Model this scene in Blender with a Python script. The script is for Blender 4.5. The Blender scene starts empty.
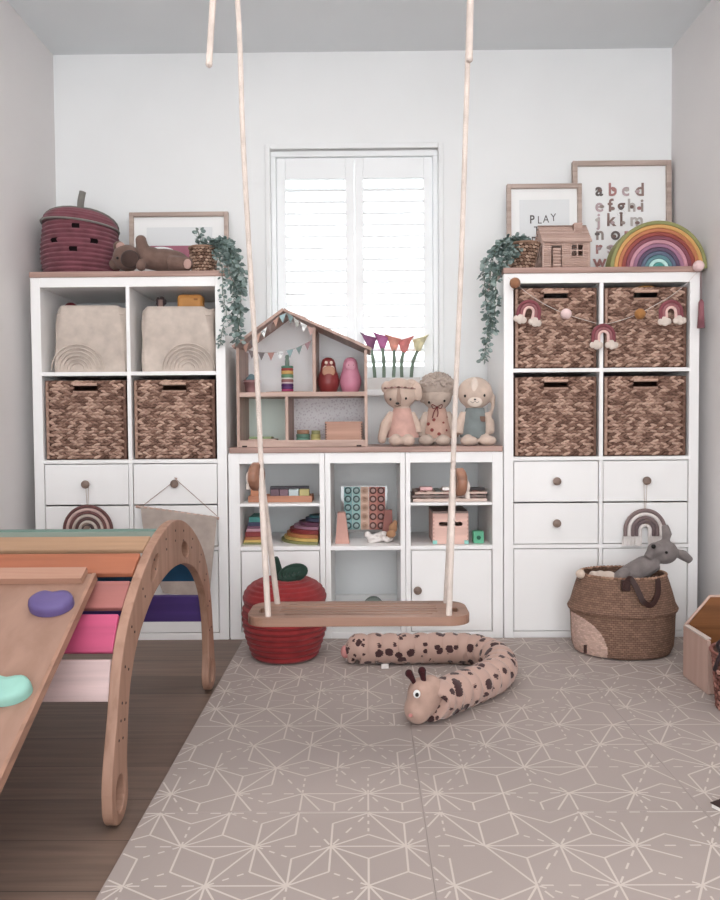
import bpy, bmesh, math, random
from mathutils import Vector, Matrix, Euler
random.seed(7)
PI = math.pi
SC = bpy.context.scene
COL = SC.collection
# ------------------------------------------------------------------ camera
FPX, HC = 760.0, 0.852
YAW, PITCH, ROLL = math.radians(0.45), math.radians(1.96), math.radians(0.42)
_f = Vector((-math.sin(YAW) * math.cos(PITCH), math.cos(YAW) * math.cos(PITCH), -math.sin(PITCH)))
_r0 = Vector((math.cos(YAW), math.sin(YAW), 0))
_u0 = _r0.cross(_f)
_r = _r0 * math.cos(ROLL) - _u0 * math.sin(ROLL)
_u = _r0 * math.sin(ROLL) + _u0 * math.cos(ROLL)
CAMLOC = Vector((0, 0, HC))
cd = bpy.data.cameras.new('camera')
cam = bpy.data.objects.new('camera', cd)
COL.objects.link(cam)
cd.sensor_fit = 'VERTICAL'; cd.sensor_height = 24.0; cd.lens = 24.0 * FPX / 900.0
cd.clip_start = 0.05
m3 = Matrix((_r, _u, -_f)).transposed()
cam.matrix_world = Matrix.Translation(CAMLOC) @ m3.to_4x4()
SC.camera = cam


def at(px, py, Y):
    """world point at depth Y that the survey of the room puts at this pixel"""
    d = _f + _r * ((px - 360) / FPX) - _u * ((py - 450) / FPX)
    return CAMLOC + d * (Y / d.y)


def mpp(Y):
    return Y / FPX


# ------------------------------------------------------------------ materials
def lin(c):
    g = 0.3 * c[0] + 0.59 * c[1] + 0.11 * c[2]
    c = [g + (v - g) * 0.86 for v in c]
    return tuple(((v / 255) / 12.92 if v / 255 <= 0.04045 else ((v / 255 + 0.055) / 1.055) ** 2.4) for v in c) + (1.0,)


def _new(name):
    m = bpy.data.materials.new(name)
    m.use_nodes = True
    nt = m.node_tree
    b = nt.nodes['Principled BSDF']
    return m, nt, b


def N(nt, t, **kw):
    n = nt.nodes.new(t)
    for k, v in kw.items():
        if k in n.inputs:
            n.inputs[k].default_value = v
        else:
            setattr(n, k, v)
    return n


def ramp(nt, stops):
    r = nt.nodes.new('ShaderNodeValToRGB')
    e = r.color_ramp.elements
    while len(e) < len(stops):
        e.new(0.5)
    for i, (p, c) in enumerate(stops):
        e[i].position = p
        e[i].color = c
    return r


def dk(c, k):
    return tuple(max(0, min(255, v * k)) for v in c)


def plain(name, c, rough=0.5, var=0.06, scale=6.0, bump=0.0, bscale=80.0, spec=0.3, sheen=0.0):
    m, nt, b = _new(name)
    tc = N(nt, 'ShaderNodeTexCoord')
    no = N(nt, 'ShaderNodeTexNoise', Scale=scale, Detail=3.0)
    nt.links.new(tc.outputs['Object'], no.inputs['Vector'])
    rp = ramp(nt, [(0.3, lin(dk(c, 1 - var))), (0.7, lin(dk(c, 1 + var * 0.6)))])
    nt.links.new(no.outputs['Fac'], rp.inputs['Fac'])
    nt.links.new(rp.outputs['Color'], b.inputs['Base Color'])
    b.inputs['Roughness'].default_value = rough
    b.inputs['Specular IOR Level'].default_value = spec
    if sheen:
        b.inputs['Sheen Weight'].default_value = sheen
    if bump:
        n2 = N(nt, 'ShaderNodeTexNoise', Scale=bscale, Detail=2.0)
        nt.links.new(tc.outputs['Object'], n2.inputs['Vector'])
        bp = N(nt, 'ShaderNodeBump', Strength=bump, Distance=0.004)
        nt.links.new(n2.outputs['Fac'], bp.inputs['Height'])
        nt.links.new(bp.outputs['Normal'], b.inputs['Normal'])
    return m


def wood(name, c, c2=None, axis='X', rough=0.45, scale=1.0, spec=0.35):
    c2 = c2 or dk(c, 0.82)
    m, nt, b = _new(name)
    tc = N(nt, 'ShaderNodeTexCoord')
    mp = N(nt, 'ShaderNodeMapping')
    s = [38.0, 38.0, 38.0]
    s['XYZ'.index(axis)] = 2.2
    mp.inputs['Scale'].default_value = [v * scale for v in s]
    nt.links.new(tc.outputs['Object'], mp.inputs['Vector'])
    no = N(nt, 'ShaderNodeTexNoise', Scale=1.0, Detail=5.0, Distortion=0.6)
    nt.links.new(mp.outputs['Vector'], no.inputs['Vector'])
    rp = ramp(nt, [(0.32, lin(c2)), (0.55, lin(c)), (0.75, lin(dk(c, 1.06)))])
    nt.links.new(no.outputs['Fac'], rp.inputs['Fac'])
    nt.links.new(rp.outputs['Color'], b.inputs['Base Color'])
    b.inputs['Roughness'].default_value = rough
    b.inputs['Specular IOR Level'].default_value = spec
    bp = N(nt, 'ShaderNodeBump', Strength=0.12, Distance=0.002)
    nt.links.new(no.outputs['Fac'], bp.inputs['Height'])
    nt.links.new(bp.outputs['Normal'], b.inputs['Normal'])
    return m


def fabric(name, c, var=0.07, scale=400.0, strength=0.25):
    m, nt, b = _new(name)
    tc = N(nt, 'ShaderNodeTexCoord')
    no = N(nt, 'ShaderNodeTexNoise', Scale=25.0, Detail=4.0)
    nt.links.new(tc.outputs['Object'], no.inputs['Vector'])
    rp = ramp(nt, [(0.3, lin(dk(c, 1 - var))), (0.7, lin(dk(c, 1 + var * 0.5)))])
    nt.links.new(no.outputs['Fac'], rp.inputs['Fac'])
    nt.links.new(rp.outputs['Color'], b.inputs['Base Color'])
    b.inputs['Roughness'].default_value = 0.95
    b.inputs['Specular IOR Level'].default_value = 0.1
    b.inputs['Sheen Weight'].default_value = 0.15
    v = N(nt, 'ShaderNodeTexVoronoi', Scale=scale)
    nt.links.new(tc.outputs['Object'], v.inputs['Vector'])
    bp = N(nt, 'ShaderNodeBump', Strength=strength, Distance=0.002)
    nt.links.new(v.outputs['Distance'], bp.inputs['Height'])
    nt.links.new(bp.outputs['Normal'], b.inputs['Normal'])
    return m


def island(name, ca, cm, cb, rough=0.75, nscale=90.0):
    """strand material: every strand has its own tone"""
    m, nt, b = _new(name)
    g = N(nt, 'ShaderNodeNewGeometry')
    tc = N(nt, 'ShaderNodeTexCoord')
    no = N(nt, 'ShaderNodeTexNoise', Scale=nscale, Detail=3.0)
    nt.links.new(tc.outputs['Object'], no.inputs['Vector'])
    mx = N(nt, 'ShaderNodeMath', operation='ADD')
    mu = N(nt, 'ShaderNodeMath', operation='MULTIPLY')
    mu.inputs[1].default_value = 0.6
    nt.links.new(no.outputs['Fac'], mu.inputs[0])
    m2 = N(nt, 'ShaderNodeMath', operation='MULTIPLY')
    m2.inputs[1].default_value = 0.7
    nt.links.new(g.outputs['Random Per Island'], m2.inputs[0])
    nt.links.new(m2.outputs[0], mx.inputs[0])
    nt.links.new(mu.outputs[0], mx.inputs[1])
    rp = ramp(nt, [(0.2, lin(ca)), (0.6, lin(cm)), (1.0, lin(cb))])
    nt.links.new(mx.outputs[0], rp.inputs['Fac'])
    nt.links.new(rp.outputs['Color'], b.inputs['Base Color'])
    b.inputs['Roughness'].default_value = rough
    b.inputs['Specular IOR Level'].default_value = 0.25
    return m


def woven(name, c, dark, su, sv, strength=0.6):
    """woven surface over UVs in metres"""
    m, nt, b = _new(name)
    tc = N(nt, 'ShaderNodeTexCoord')
    br = N(nt, 'ShaderNodeTexBrick')
    br.offset = 0.5
    br.inputs['Scale'].default_value = 1.0
    br.inputs['Brick Width'].default_value = su
    br.inputs['Row Height'].default_value = sv
    br.inputs['Mortar Size'].default_value = sv * 0.14
    br.inputs['Mortar Smooth'].default_value = 1.0
    br.inputs['Color1'].default_value = lin(c)
    br.inputs['Color2'].default_value = lin(dk(c, 0.84))
    br.inputs['Mortar'].default_value = lin(dark)
    nt.links.new(tc.outputs['UV'], br.inputs['Vector'])
    nt.links.new(br.outputs['Color'], b.inputs['Base Color'])
    b.inputs['Roughness'].default_value = 0.8
    b.inputs['Specular IOR Level'].default_value = 0.2
    iv = N(nt, 'ShaderNodeMath', operation='SUBTRACT')
    iv.inputs[0].default_value = 1.0
    nt.links.new(br.outputs['Fac'], iv.inputs[1])
    bp = N(nt, 'ShaderNodeBump', Strength=strength, Distance=0.004)
    nt.links.new(iv.outputs[0], bp.inputs['Height'])
    nt.links.new(bp.outputs['Normal'], b.inputs['Normal'])
    return m


M = {}
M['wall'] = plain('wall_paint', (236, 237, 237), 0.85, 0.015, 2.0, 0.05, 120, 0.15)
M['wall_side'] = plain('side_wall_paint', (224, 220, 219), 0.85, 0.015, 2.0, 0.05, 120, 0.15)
M['ceil'] = plain('ceiling_paint', (222, 226, 228), 0.9, 0.01, 2.0, 0, 1, 0.1)
M['white'] = plain('white_lacquer', (238, 236, 235), 0.38, 0.012, 3.0, 0, 1, 0.4)
M['shutter'] = plain('shutter_paint', (240, 242, 243), 0.4, 0.01, 3.0)
M['top'] = wood('oak_board', (176, 140, 128), (150, 116, 104), 'X')
M['oak'] = wood('pale_oak', (192, 160, 146), (168, 136, 122), 'X')
M['oakz'] = wood('pale_oak_upright', (188, 156, 142), (164, 132, 118), 'Z')
M['oaky'] = wood('pale_oak_side', (182, 148, 134), (158, 126, 112), 'Y')
M['frame_oak'] = wood('frame_oak', (186, 164, 152), (166, 144, 132), 'X')
M['birch'] = wood('birch_ply', (162, 121, 100), (143, 103, 82), 'Z', 0.5)
M['ramp'] = wood('beech_ramp', (152, 115, 97), (142, 105, 87), 'Y', 0.5, 0.5)
M['walnut'] = wood('walnut', (142, 96, 74), (112, 72, 54), 'X', 0.4)
M['seat'] = wood('swing_wood', (144, 105, 86), (104, 72, 56), 'X', 0.35)
M['mat'] = plain('foam', (164, 150, 144), 0.75, 0.035, 1.6, 0.06, 300, 0.2)
M['mat_line'] = plain('foam_line', (200, 187, 179), 0.75, 0.02, 5)
M['knob'] = wood('knob_wood', (138, 116, 104), (108, 88, 78), 'X')
M['grass'] = island('seagrass', (92, 62, 50), (144, 108, 92), (200, 164, 144))
M['grass_core'] = plain('seagrass_core', (88, 58, 46), 0.9, 0.1, 30)
M['bin'] = fabric('beige_canvas', (198, 182, 170))
M['berry'] = fabric('berry_rope', (128, 72, 82), 0.1)
M['sage'] = fabric('sage_felt', (128, 124, 118))
M['red'] = fabric('red_rope', (146, 42, 44), 0.1)
M['leafg'] = fabric('green_felt', (40, 62, 52))
M['rope'] = fabric('cotton_rope', (206, 190, 180), 0.08, 260.0, 0.6)
M['brown_plush'] = fabric('brown_plush', (120, 94, 84), 0.12, 300, 0.5)
M['dbrown_plush'] = fabric('dark_brown_plush', (76, 58, 53), 0.12, 300, 0.5)
M['pinkpad'] = fabric('pink_felt', (188, 150, 140))
M['grey_plush'] = fabric('grey_plush', (128, 118, 116), 0.1, 300, 0.5)
M['cream'] = fabric('cream_knit', (206, 186, 172))
M['beige_knit'] = fabric('beige_knit', (186, 166, 152), 0.08, 250, 0.5)
M['pink_dress'] = fabric('rose_dress', (204, 158, 146))
M['grey_dress'] = fabric('grey_green_linen', (124, 132, 132))
M['black'] = plain('black', (26, 22, 22), 0.35, 0.0)
M['dark'] = plain('dark_brown', (52, 34, 32), 0.6, 0.05)
M['white_f'] = fabric('white_felt', (232, 224, 220))
M['leaf'] = island('eucalyptus', (82, 100, 97), (116, 136, 131), (160, 176, 171), 0.6, 30)
M['stemg'] = plain('stem_green', (84, 108, 84), 0.6)
M['pot'] = island('wicker_strand', (88, 62, 50), (146, 112, 92), (188, 156, 134))
M['paper'] = plain('paper', (240, 240, 239), 0.8, 0.005)
M['greyprint'] = plain('grey_print', (224, 226, 227), 0.8, 0.005)
M['leather'] = plain('dark_leather', (58, 32, 28), 0.5, 0.08, 40)
M['mint_panel'] = plain('mint_panel', (216, 228, 218), 0.7, 0.01)
M['orange_wood'] = wood('orange_wood', (134, 82, 44), (106, 62, 32), 'X', 0.4)
M['pale_pink_wood'] = wood('pale_pink_wood', (190, 156, 142), (182, 147, 132), 'Z', 0.55, 0.5)
M['redwicker'] = island('red_brown_wicker', (84, 46, 40), (138, 84, 74), (184, 130, 116))
_cc = {}


def paint(c, rough=0.5):
    """painted wood in a given colour"""
    k = (tuple(c), rough)
    if k not in _cc:
        _cc[k] = plain('paint_%d_%d_%d' % tuple(c), c, rough, 0.06, 14, 0.05, 90, 0.35)
    return _cc[k]


def felt(c):
    k = (tuple(c), 'f')
    if k not in _cc:
        _cc[k] = fabric('felt_%d_%d_%d' % tuple(c), c)
    return _cc[k]


# floor planks
m, nt, b = _new('floor_planks')
tc = N(nt, 'ShaderNodeTexCoord')
br = N(nt, 'ShaderNodeTexBrick')
br.offset = 0.37
for k, v in (('Scale', 1.0), ('Brick Width', 1.25), ('Row Height', 0.17), ('Mortar Size', 0.0015), ('Mortar Smooth', 0.3)):
    br.inputs[k].default_value = v
br.inputs['Color1'].default_value = lin((124, 100, 86)); br.inputs['Color2'].default_value = lin((108, 86, 73)); br.inputs['Mortar'].default_value = lin((74, 58, 50))
nt.links.new(tc.outputs['Object'], br.inputs['Vector'])
mp = N(nt, 'ShaderNodeMapping'); mp.inputs['Scale'].default_value = (3, 55, 1)
no = N(nt, 'ShaderNodeTexNoise', Scale=1.0, Detail=5.0, Distortion=0.5)
nt.links.new(tc.outputs['Object'], mp.inputs['Vector']); nt.links.new(mp.outputs['Vector'], no.inputs['Vector'])
rp = ramp(nt, [(0.3, (0.72, 0.72, 0.72, 1)), (0.7, (1.1, 1.1, 1.1, 1))])
nt.links.new(no.outputs['Fac'], rp.inputs['Fac'])
mx = N(nt, 'ShaderNodeMixRGB', blend_type='MULTIPLY'); mx.inputs[0].default_value = 1.0
nt.links.new(br.outputs['Color'], mx.inputs[1]); nt.links.new(rp.outputs['Color'], mx.inputs[2])
nt.links.new(mx.outputs[0], b.inputs['Base Color'])
b.inputs['Roughness'].default_value = 0.5
M['floor'] = m
# spotted plush
m, nt, b = _new('spotted_plush')
tc = N(nt, 'ShaderNodeTexCoord')
vo = N(nt, 'ShaderNodeTexVoronoi', Scale=29.0, Randomness=0.85)
nz = N(nt, 'ShaderNodeTexNoise', Scale=40.0)
mixv = N(nt, 'ShaderNodeMixRGB'); mixv.inputs[0].default_value = 0.012
nt.links.new(tc.outputs['Object'], mixv.inputs[1]); nt.links.new(nz.outputs['Color'], mixv.inputs[2])
nt.links.new(mixv.outputs[0], vo.inputs['Vector'])
sx = N(nt, 'ShaderNodeSeparateColor'); nt.links.new(vo.outputs['Color'], sx.inputs[0])
mm = N(nt, 'ShaderNodeMath', operation='MULTIPLY_ADD'); mm.inputs[1].default_value = 0.34; mm.inputs[2].default_value = 0.17
nt.links.new(sx.outputs[0], mm.inputs[0])
lt = N(nt, 'ShaderNodeMath', operation='LESS_THAN'); nt.links.new(vo.outputs['Distance'], lt.inputs[0]); nt.links.new(mm.outputs[0], lt.inputs[1])
mc = N(nt, 'ShaderNodeMixRGB'); mc.inputs[1].default_value = lin((184, 148, 134)); mc.inputs[2].default_value = lin((62, 26, 28))
nt.links.new(lt.outputs[0], mc.inputs[0]); nt.links.new(mc.outputs[0], b.inputs['Base Color'])
b.inputs['Roughness'].default_value = 0.85; b.inputs['Sheen Weight'].default_value = 0.2
M['spots'] = m
M['spot_base'] = fabric('plush_face', (188, 152, 136))
# thin clear glass / clear acrylic
def clear(name, tint, gloss=0.06, alpha=0.93):
    m, nt, b = _new(name)
    nt.nodes.remove(b)
    o = [n for n in nt.nodes if n.type == 'OUTPUT_MATERIAL'][0]
    t = N(nt, 'ShaderNodeBsdfTransparent'); t.inputs['Color'].default_value = tint
    g = N(nt, 'ShaderNodeBsdfGlossy', Roughness=0.05)
    x = N(nt, 'ShaderNodeMixShader'); x.inputs[0].default_value = gloss
    nt.links.new(t.outputs[0], x.inputs[1]); nt.links.new(g.outputs[0], x.inputs[2]); nt.links.new(x.outputs[0], o.inputs['Surface'])
    return m
M['glass'] = clear('window_glass', (0.96, 0.985, 0.985, 1), 0.04)
M['acrylic'] = clear('clear_acrylic', (0.93, 0.93, 0.93, 1), 0.08)


# ------------------------------------------------------------------ mesh builder
def basis(d):
    d = Vector(d).normalized()
    a = Vector((0, 0, 1)) if abs(d.z) < 0.9 else Vector((1, 0, 0))
    x = a.cross(d).normalized()
    return x, d.cross(x)


class MB:
    def __init__(s):
        s.v = []; s.f = []; s.mi = []; s.sm = []; s.uv = []

    def raw(s, vs, fs, mi=0, sm=False, uvs=None, mat=None):
        o = len(s.v)
        s.v += [(mat @ Vector(p) if mat else Vector(p)) for p in vs]
        for i, f in enumerate(fs):
            s.f.append([o + k for k in f])
            s.mi.append(mi[i] if isinstance(mi, list) else mi)
            s.sm.append(sm)
            s.uv.append([uvs[k] for k in f] if uvs else [(0, 0)] * len(f))
        return s

    def bm(s, bm, mi=0, sm=False, mat=None):
        bm.verts.index_update()
        s.raw([v.co.copy() for v in bm.verts], [[v.index for v in f.verts] for f in bm.faces], mi, sm, None, mat)
        bm.free()
        return s

    def box(s, lo, hi, bev=0.0, mi=0, rot=None, seg=2):
        lo = Vector(lo); hi = Vector(hi)
        c = (lo + hi) / 2; d = hi - lo
        bm = bmesh.new()
        bmesh.ops.create_cube(bm, size=1.0)
        for v in bm.verts:
            v.co = Vector((v.co.x * d.x, v.co.y * d.y, v.co.z * d.z))
        if bev > 0:
            bmesh.ops.bevel(bm, geom=list(bm.edges), offset=min(bev, min(abs(q) for q in d) * 0.45), segments=seg, affect='EDGES', profile=0.5)
        T = Matrix.Translation(c)
        if rot is not None:
            T = T @ rot.to_4x4()
        return s.bm(bm, mi, False, T)

    def ell(s, c, r, rot=None, mi=0, u=16, v=10):
        if not hasattr(r, '__len__'):
            r = (r, r, r)
        bm = bmesh.new()
        bmesh.ops.create_uvsphere(bm, u_segments=u, v_segments=v, radius=1.0)
        for q in bm.verts:
            q.co = Vector((q.co.x * r[0], q.co.y * r[1], q.co.z * r[2]))
        T = Matrix.Translation(Vector(c))
        if rot is not None:
            T = T @ rot.to_4x4()
        return s.bm(bm, mi, True, T)

    def loft(s, rings, mi=0, sm=True, cap0=True, cap1=True, closed=True, uv=None, mif=None, skip=None):
        n = len(rings[0])
        vs = [p for r in rings for p in r]
        uvs = [p for r in uv for p in r] if uv else None
        fs = []; ms = []
        for i in range(len(rings) - 1):
            for j in range(n if closed else n - 1):
                if skip and skip(i, j):
                    continue
                k = (j + 1) % n
                fs.append([i * n + j, i * n + k, (i + 1) * n + k, (i + 1) * n + j])
                ms.append(mif(i, j) if mif else mi)
        o0 = len(s.uv)
        s.raw(vs, fs, ms, sm, uvs)
        if uv and closed:   # seam: fix wrapped u
            for q in range(o0, len(s.uv)):
                us = [p[0] for p in s.uv[q]]
                if max(us) - min(us) > 0.5 * max(p[0] for p in uv[0]) and max(p[0] for p in uv[0]) > 0:
                    w = max(p[0] for p in uv[0]) * n / (n - 1)
                    s.uv[q] = [(p[0] + w if p[0] < w / 2 else p[0], p[1]) for p in s.uv[q]]
        if cap0:
            s.raw(rings[0], [list(range(n))[::-1]], mi, False)
        if cap1:
            s.raw(rings[-1], [list(range(n))], mi, False)
        return s

    def tube(s, pts, r, seg=8, mi=0, closed=False, caps=True, sm=True):
        pts = [Vector(p) for p in pts]
        n = len(pts)
        rr = r if hasattr(r, '__len__') else [r] * n
        rings = []
        px = None
        for i in range(n):
            a = pts[(i - 1) % n] if (i or closed) else pts[0]
            c = pts[(i + 1) % n] if (i < n - 1 or closed) else pts[-1]
            d = (c - a).normalized()
            if px is None:
                x, y = basis(d)
            else:
                x = (px - d * px.dot(d)).normalized(); y = d.cross(x)
            px = x
            rings.append([pts[i] + (x * math.cos(2 * PI * k / seg) + y * math.sin(2 * PI * k / seg)) * rr[i] for k in range(seg)])
        if closed:
            rings.append(rings[0])
        return s.loft(rings, mi, sm, caps and not closed, caps and not closed)

    def lathe(s, prof, c, seg=32, mi=0, sx=1.0, sy=1.0, cap0=True, cap1=True, sm=True, mif=None, skip=None, lean=(0, 0)):
        c = Vector(c)
        rings = []; uv = []; L = 0
        R = max(p[0] for p in prof)
        for i, (r, z) in enumerate(prof):
            if i:
                L += math.hypot(r - prof[i - 1][0], z - prof[i - 1][1])
            rings.append([c + Vector((math.cos(2 * PI * k / seg) * r * sx + lean[0] * z, math.sin(2 * PI * k / seg) * r * sy + lean[1] * z, z)) for k in range(seg)])
            uv.append([(2 * PI * R * k / seg, L) for k in range(seg)])
        return s.loft(rings, mi, sm, cap0, cap1, True, uv, mif, skip)

    def prism(s, poly, y0, y1, mi=0, sm=False):
        """polygon in X-Z extruded along Y"""
        return s.loft([[Vector((p[0], y0, p[1])) for p in poly], [Vector((p[0], y1, p[1])) for p in poly]], mi, sm)

    def cyl(s, a, b, r, seg=20, mi=0):
        return s.tube([a, b], r, seg, mi)

    def build(s, name, mats, origin):
        me = bpy.data.meshes.new(name)
        o = Vector(origin)
        me.from_pydata([v - o for v in s.v], [], s.f)
        me.polygons.foreach_set('material_index', s.mi)
        me.polygons.foreach_set('use_smooth', s.sm)
        ul = me.uv_layers.new(name='UVMap')
        flat = [c for f in s.uv for p in f for c in p]
        ul.data.foreach_set('uv', flat)
        for q in (mats if isinstance(mats, (list, tuple)) else [mats]):
            me.materials.append(M[q] if isinstance(q, str) else q)
        bm = bmesh.new(); bm.from_mesh(me)
        bmesh.ops.recalc_face_normals(bm, faces=bm.faces)
        bm.to_mesh(me); bm.free()
        me.update()
        return me


ORG = {}


def link(name, me, loc):
    o = bpy.data.objects.new(name, me)
    COL.objects.link(o)
    o.location = loc
    return o


def tag(o, label, cat, group=None):
    o['label'] = label; o['category'] = cat
    if group:
        o['group'] = group
    return o


def thing(name, label, cat, loc, group=None):
    o = link(name, None, loc)
    o.empty_display_size = 0.05
    ORG[o.name] = Vector(loc)
    return tag(o, label, cat, group)


def part(name, mb, mats, parent, label=None):
    org = ORG[parent.name]
    o = link(name, mb.build(name, mats, org), (0, 0, 0))
    o.parent = parent
    ORG[o.name] = org
    if label:
        o['label'] = label
    return o


def solo(name, mb, mats, label, cat, group=None):
    lo = [min(v[i] for v in mb.v) for i in range(3)]
    hi = [max(v[i] for v in mb.v) for i in range(3)]
    org = Vector(((lo[0] + hi[0]) / 2, (lo[1] + hi[1]) / 2, lo[2]))
    o = link(name, mb.build(name, mats, org), org)
    ORG[o.name] = org
    return tag(o, label, cat, group)


def struct(name, mb, mats):
    o = link(name, mb.build(name, mats, (0, 0, 0)), (0, 0, 0))
    o['kind'] = 'structure'
    ORG[o.name] = Vector((0, 0, 0))
    return o


def dup(root, loc, label, group=None):
    r = root.copy(); COL.objects.link(r); r.location = loc; r['label'] = label
    if group:
        r['group'] = group
    for ch in list(root.children):
        c = ch.copy(); COL.objects.link(c); c.parent = r
        for g in list(ch.children):
            d = g.copy(); COL.objects.link(d); d.parent = c
    ORG[r.name] = Vector(loc)
    return r


def evalmesh(o):
    dg = bpy.context.evaluated_depsgraph_get()
    dg.update()
    ev = o.evaluated_get(dg)
    me = ev.to_mesh()
    vs = [v.co.copy() for v in me.vertices]; fs = [list(p.vertices) for p in me.polygons]
    ev.to_mesh_clear()
    return vs, fs


def blob(mb, voxel=0.004, smooth=5):
    """melt the collected lumps into one continuous surface"""
    me = mb.build('tmp', [], (0, 0, 0))
    o = link('tmp', me, (0, 0, 0))
    r = o.modifiers.new('r', 'REMESH'); r.mode = 'VOXEL'; r.voxel_size = voxel
    s = o.modifiers.new('s', 'SMOOTH'); s.iterations = smooth; s.factor = 0.5
    vs, fs = evalmesh(o)
    bpy.data.objects.remove(o); bpy.data.meshes.remove(me)
    return MB().raw(vs, fs, 0, True)


def flat(splines, depth, bevel, T, mi=0):
    """closed outlines (first outer, rest holes) filled and given a thickness; local XY, thickness along Z"""
    cu = bpy.data.curves.new('tmp', 'CURVE')
    cu.dimensions = '2D'; cu.fill_mode = 'BOTH'
    cu.extrude = depth / 2 - bevel; cu.bevel_depth = bevel; cu.bevel_resolution = 1; cu.offset = -bevel
    for sp in splines:
        q = cu.splines.new('POLY'); q.points.add(len(sp) - 1); q.use_cyclic_u = True
        for i, p in enumerate(sp):
            q.points[i].co = (p[0], p[1], 0, 1)
    o = link('tmp', cu, (0, 0, 0))
    vs, fs = evalmesh(o)
    bpy.data.objects.remove(o); bpy.data.curves.remove(cu)
    return MB().raw(vs, fs, mi, False, None, T)


def join(a, b_, mi=None):
    o = len(a.v)
    a.v += b_.v
    a.f += [[o + k for k in f] for f in b_.f]
    a.mi += b_.mi if mi is None else [mi] * len(b_.mi)
    a.sm += b_.sm; a.uv += b_.uv
    return a


def text(mb, s, c, h, y, mi=0, bold=0.0, tilt=0.0, xs=1.0, T=None):
    """letters facing -Y, centred on c=(x,z), cap height about h"""
    cu = bpy.data.curves.new('tmp', 'FONT')
    cu.body = s; cu.size = h * 1.38; cu.align_x = 'CENTER'; cu.extrude = 0.0006; cu.offset = bold; cu.resolution_u = 3
    o = link('tmp', cu, (0, 0, 0))
    vs, fs = evalmesh(o)
    bpy.data.objects.remove(o); bpy.data.curves.remove(cu)
    if not vs:
        return mb
    ct, st = math.cos(tilt), math.sin(tilt)
    out = []
    for v in vs:
        x, z = v.x * xs, v.y - h / 2
        p = Vector((c[0] + x * ct - z * st, y - v.z, c[1] + x * st + z * ct))
        out.append(T @ p if T else p)
    return mb.raw(out, fs, mi, False)


def rrect(cx, cy, w, h, r, z, n=5, bow=0.0):
    """rounded rectangle ring in X-Y at height z"""
    out = []
    for (sx, sy, a0) in ((1, 1, 0), (-1, 1, 90), (-1, -1, 180), (1, -1, 270)):
        for k in range(n + 1):
            a = math.radians(a0 + 90 * k / n)
            out.append(Vector((cx + sx * (w / 2 - r) + r * math.cos(a), cy + sy * (h / 2 - r) + r * math.sin(a), z)))
    return out


def rr2(cx, cy, w, h, r, n=6):
    return [(p.x, p.y) for p in rrect(cx, cy, w, h, r, 0, n)]


def circ(cx, cy, rx, ry=None, n=24, rot=0.0):
    ry = ry or rx
    return [(cx + rx * math.cos(2 * PI * k / n) * math.cos(rot) - ry * math.sin(2 * PI * k / n) * math.sin(rot),
             cy + rx * math.cos(2 * PI * k / n) * math.sin(rot) + ry * math.sin(2 * PI * k / n) * math.cos(rot)) for k in range(n)]


def spline(pts, n=8):
    """Catmull-Rom through points"""
    P = [Vector(p) for p in pts]
    out = []
    for i in range(len(P) - 1):
        p0 = P[max(i - 1, 0)]; p1 = P[i]; p2 = P[i + 1]; p3 = P[min(i + 2, len(P) - 1)]
        for k in range(n):
            t = k / n
            out.append(0.5 * ((2 * p1) + (p2 - p0) * t + (2 * p0 - 5 * p1 + 4 * p2 - p3) * t * t + (3 * p1 - p0 - 3 * p2 + p3) * t ** 3))
    out.append(P[-1])
    return out


RX = lambda a: Matrix.Rotation(math.radians(a), 3, 'X')
RY = lambda a: Matrix.Rotation(math.radians(a), 3, 'Y')
RZ = lambda a: Matrix.Rotation(math.radians(a), 3, 'Z')

# ------------------------------------------------------------------ room
XL, XR, YB, YF, ZC = -1.368, 1.354, 3.40, -1.6, 2.489
WX0, WX1, WZ0, WZ1 = -0.415, 0.328, 1.004, 2.066
struct('floor', MB().box((XL - 0.1, YF, -0.06), (XR + 0.1, YB + 0.2, 0.0)), 'floor')
struct('ceiling', MB().box((XL - 0.1, YF, ZC), (XR + 0.1, YB + 0.2, ZC + 0.08)), 'ceil')
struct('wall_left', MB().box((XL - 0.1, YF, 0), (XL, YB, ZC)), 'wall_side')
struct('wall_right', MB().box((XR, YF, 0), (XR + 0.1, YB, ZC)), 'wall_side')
wb = MB()
wb.box((XL - 0.1, YB, 0), (WX0, YB + 0.2, ZC)); wb.box((WX1, YB, 0), (XR + 0.1, YB + 0.2, ZC))
wb.box((WX0, YB, 0), (WX1, YB + 0.2, WZ0)); wb.box((WX0, YB, WZ1), (WX1, YB + 0.2, ZC))
struct('wall_back', wb, 'wall')
struct('baseboard_back', MB().box((XL, YB - 0.014, 0), (XR, YB, 0.087), 0.004), 'white')
# unseen camera-side wall, its wide opening shaped to let light in
wf = MB()
wf.box((XL - 0.1, YF - 0.1, 2.3), (XR + 0.1, YF, ZC)); wf.box((XL - 0.1, YF - 0.1, 0), (XL + 0.12, YF, 2.3)); wf.box((XR - 0.12, YF - 0.1, 0), (XR + 0.1, YF, 2.3))
struct('wall_front', wf, 'wall')

# unseen ground, added outside the window to darken the louver undersides
struct('added_ground', MB().box((-6, YB + 0.35, -0.3), (6, 14, -0.2)), plain('added_ground_grey', (120, 118, 114), 0.9, 0.1))

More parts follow.
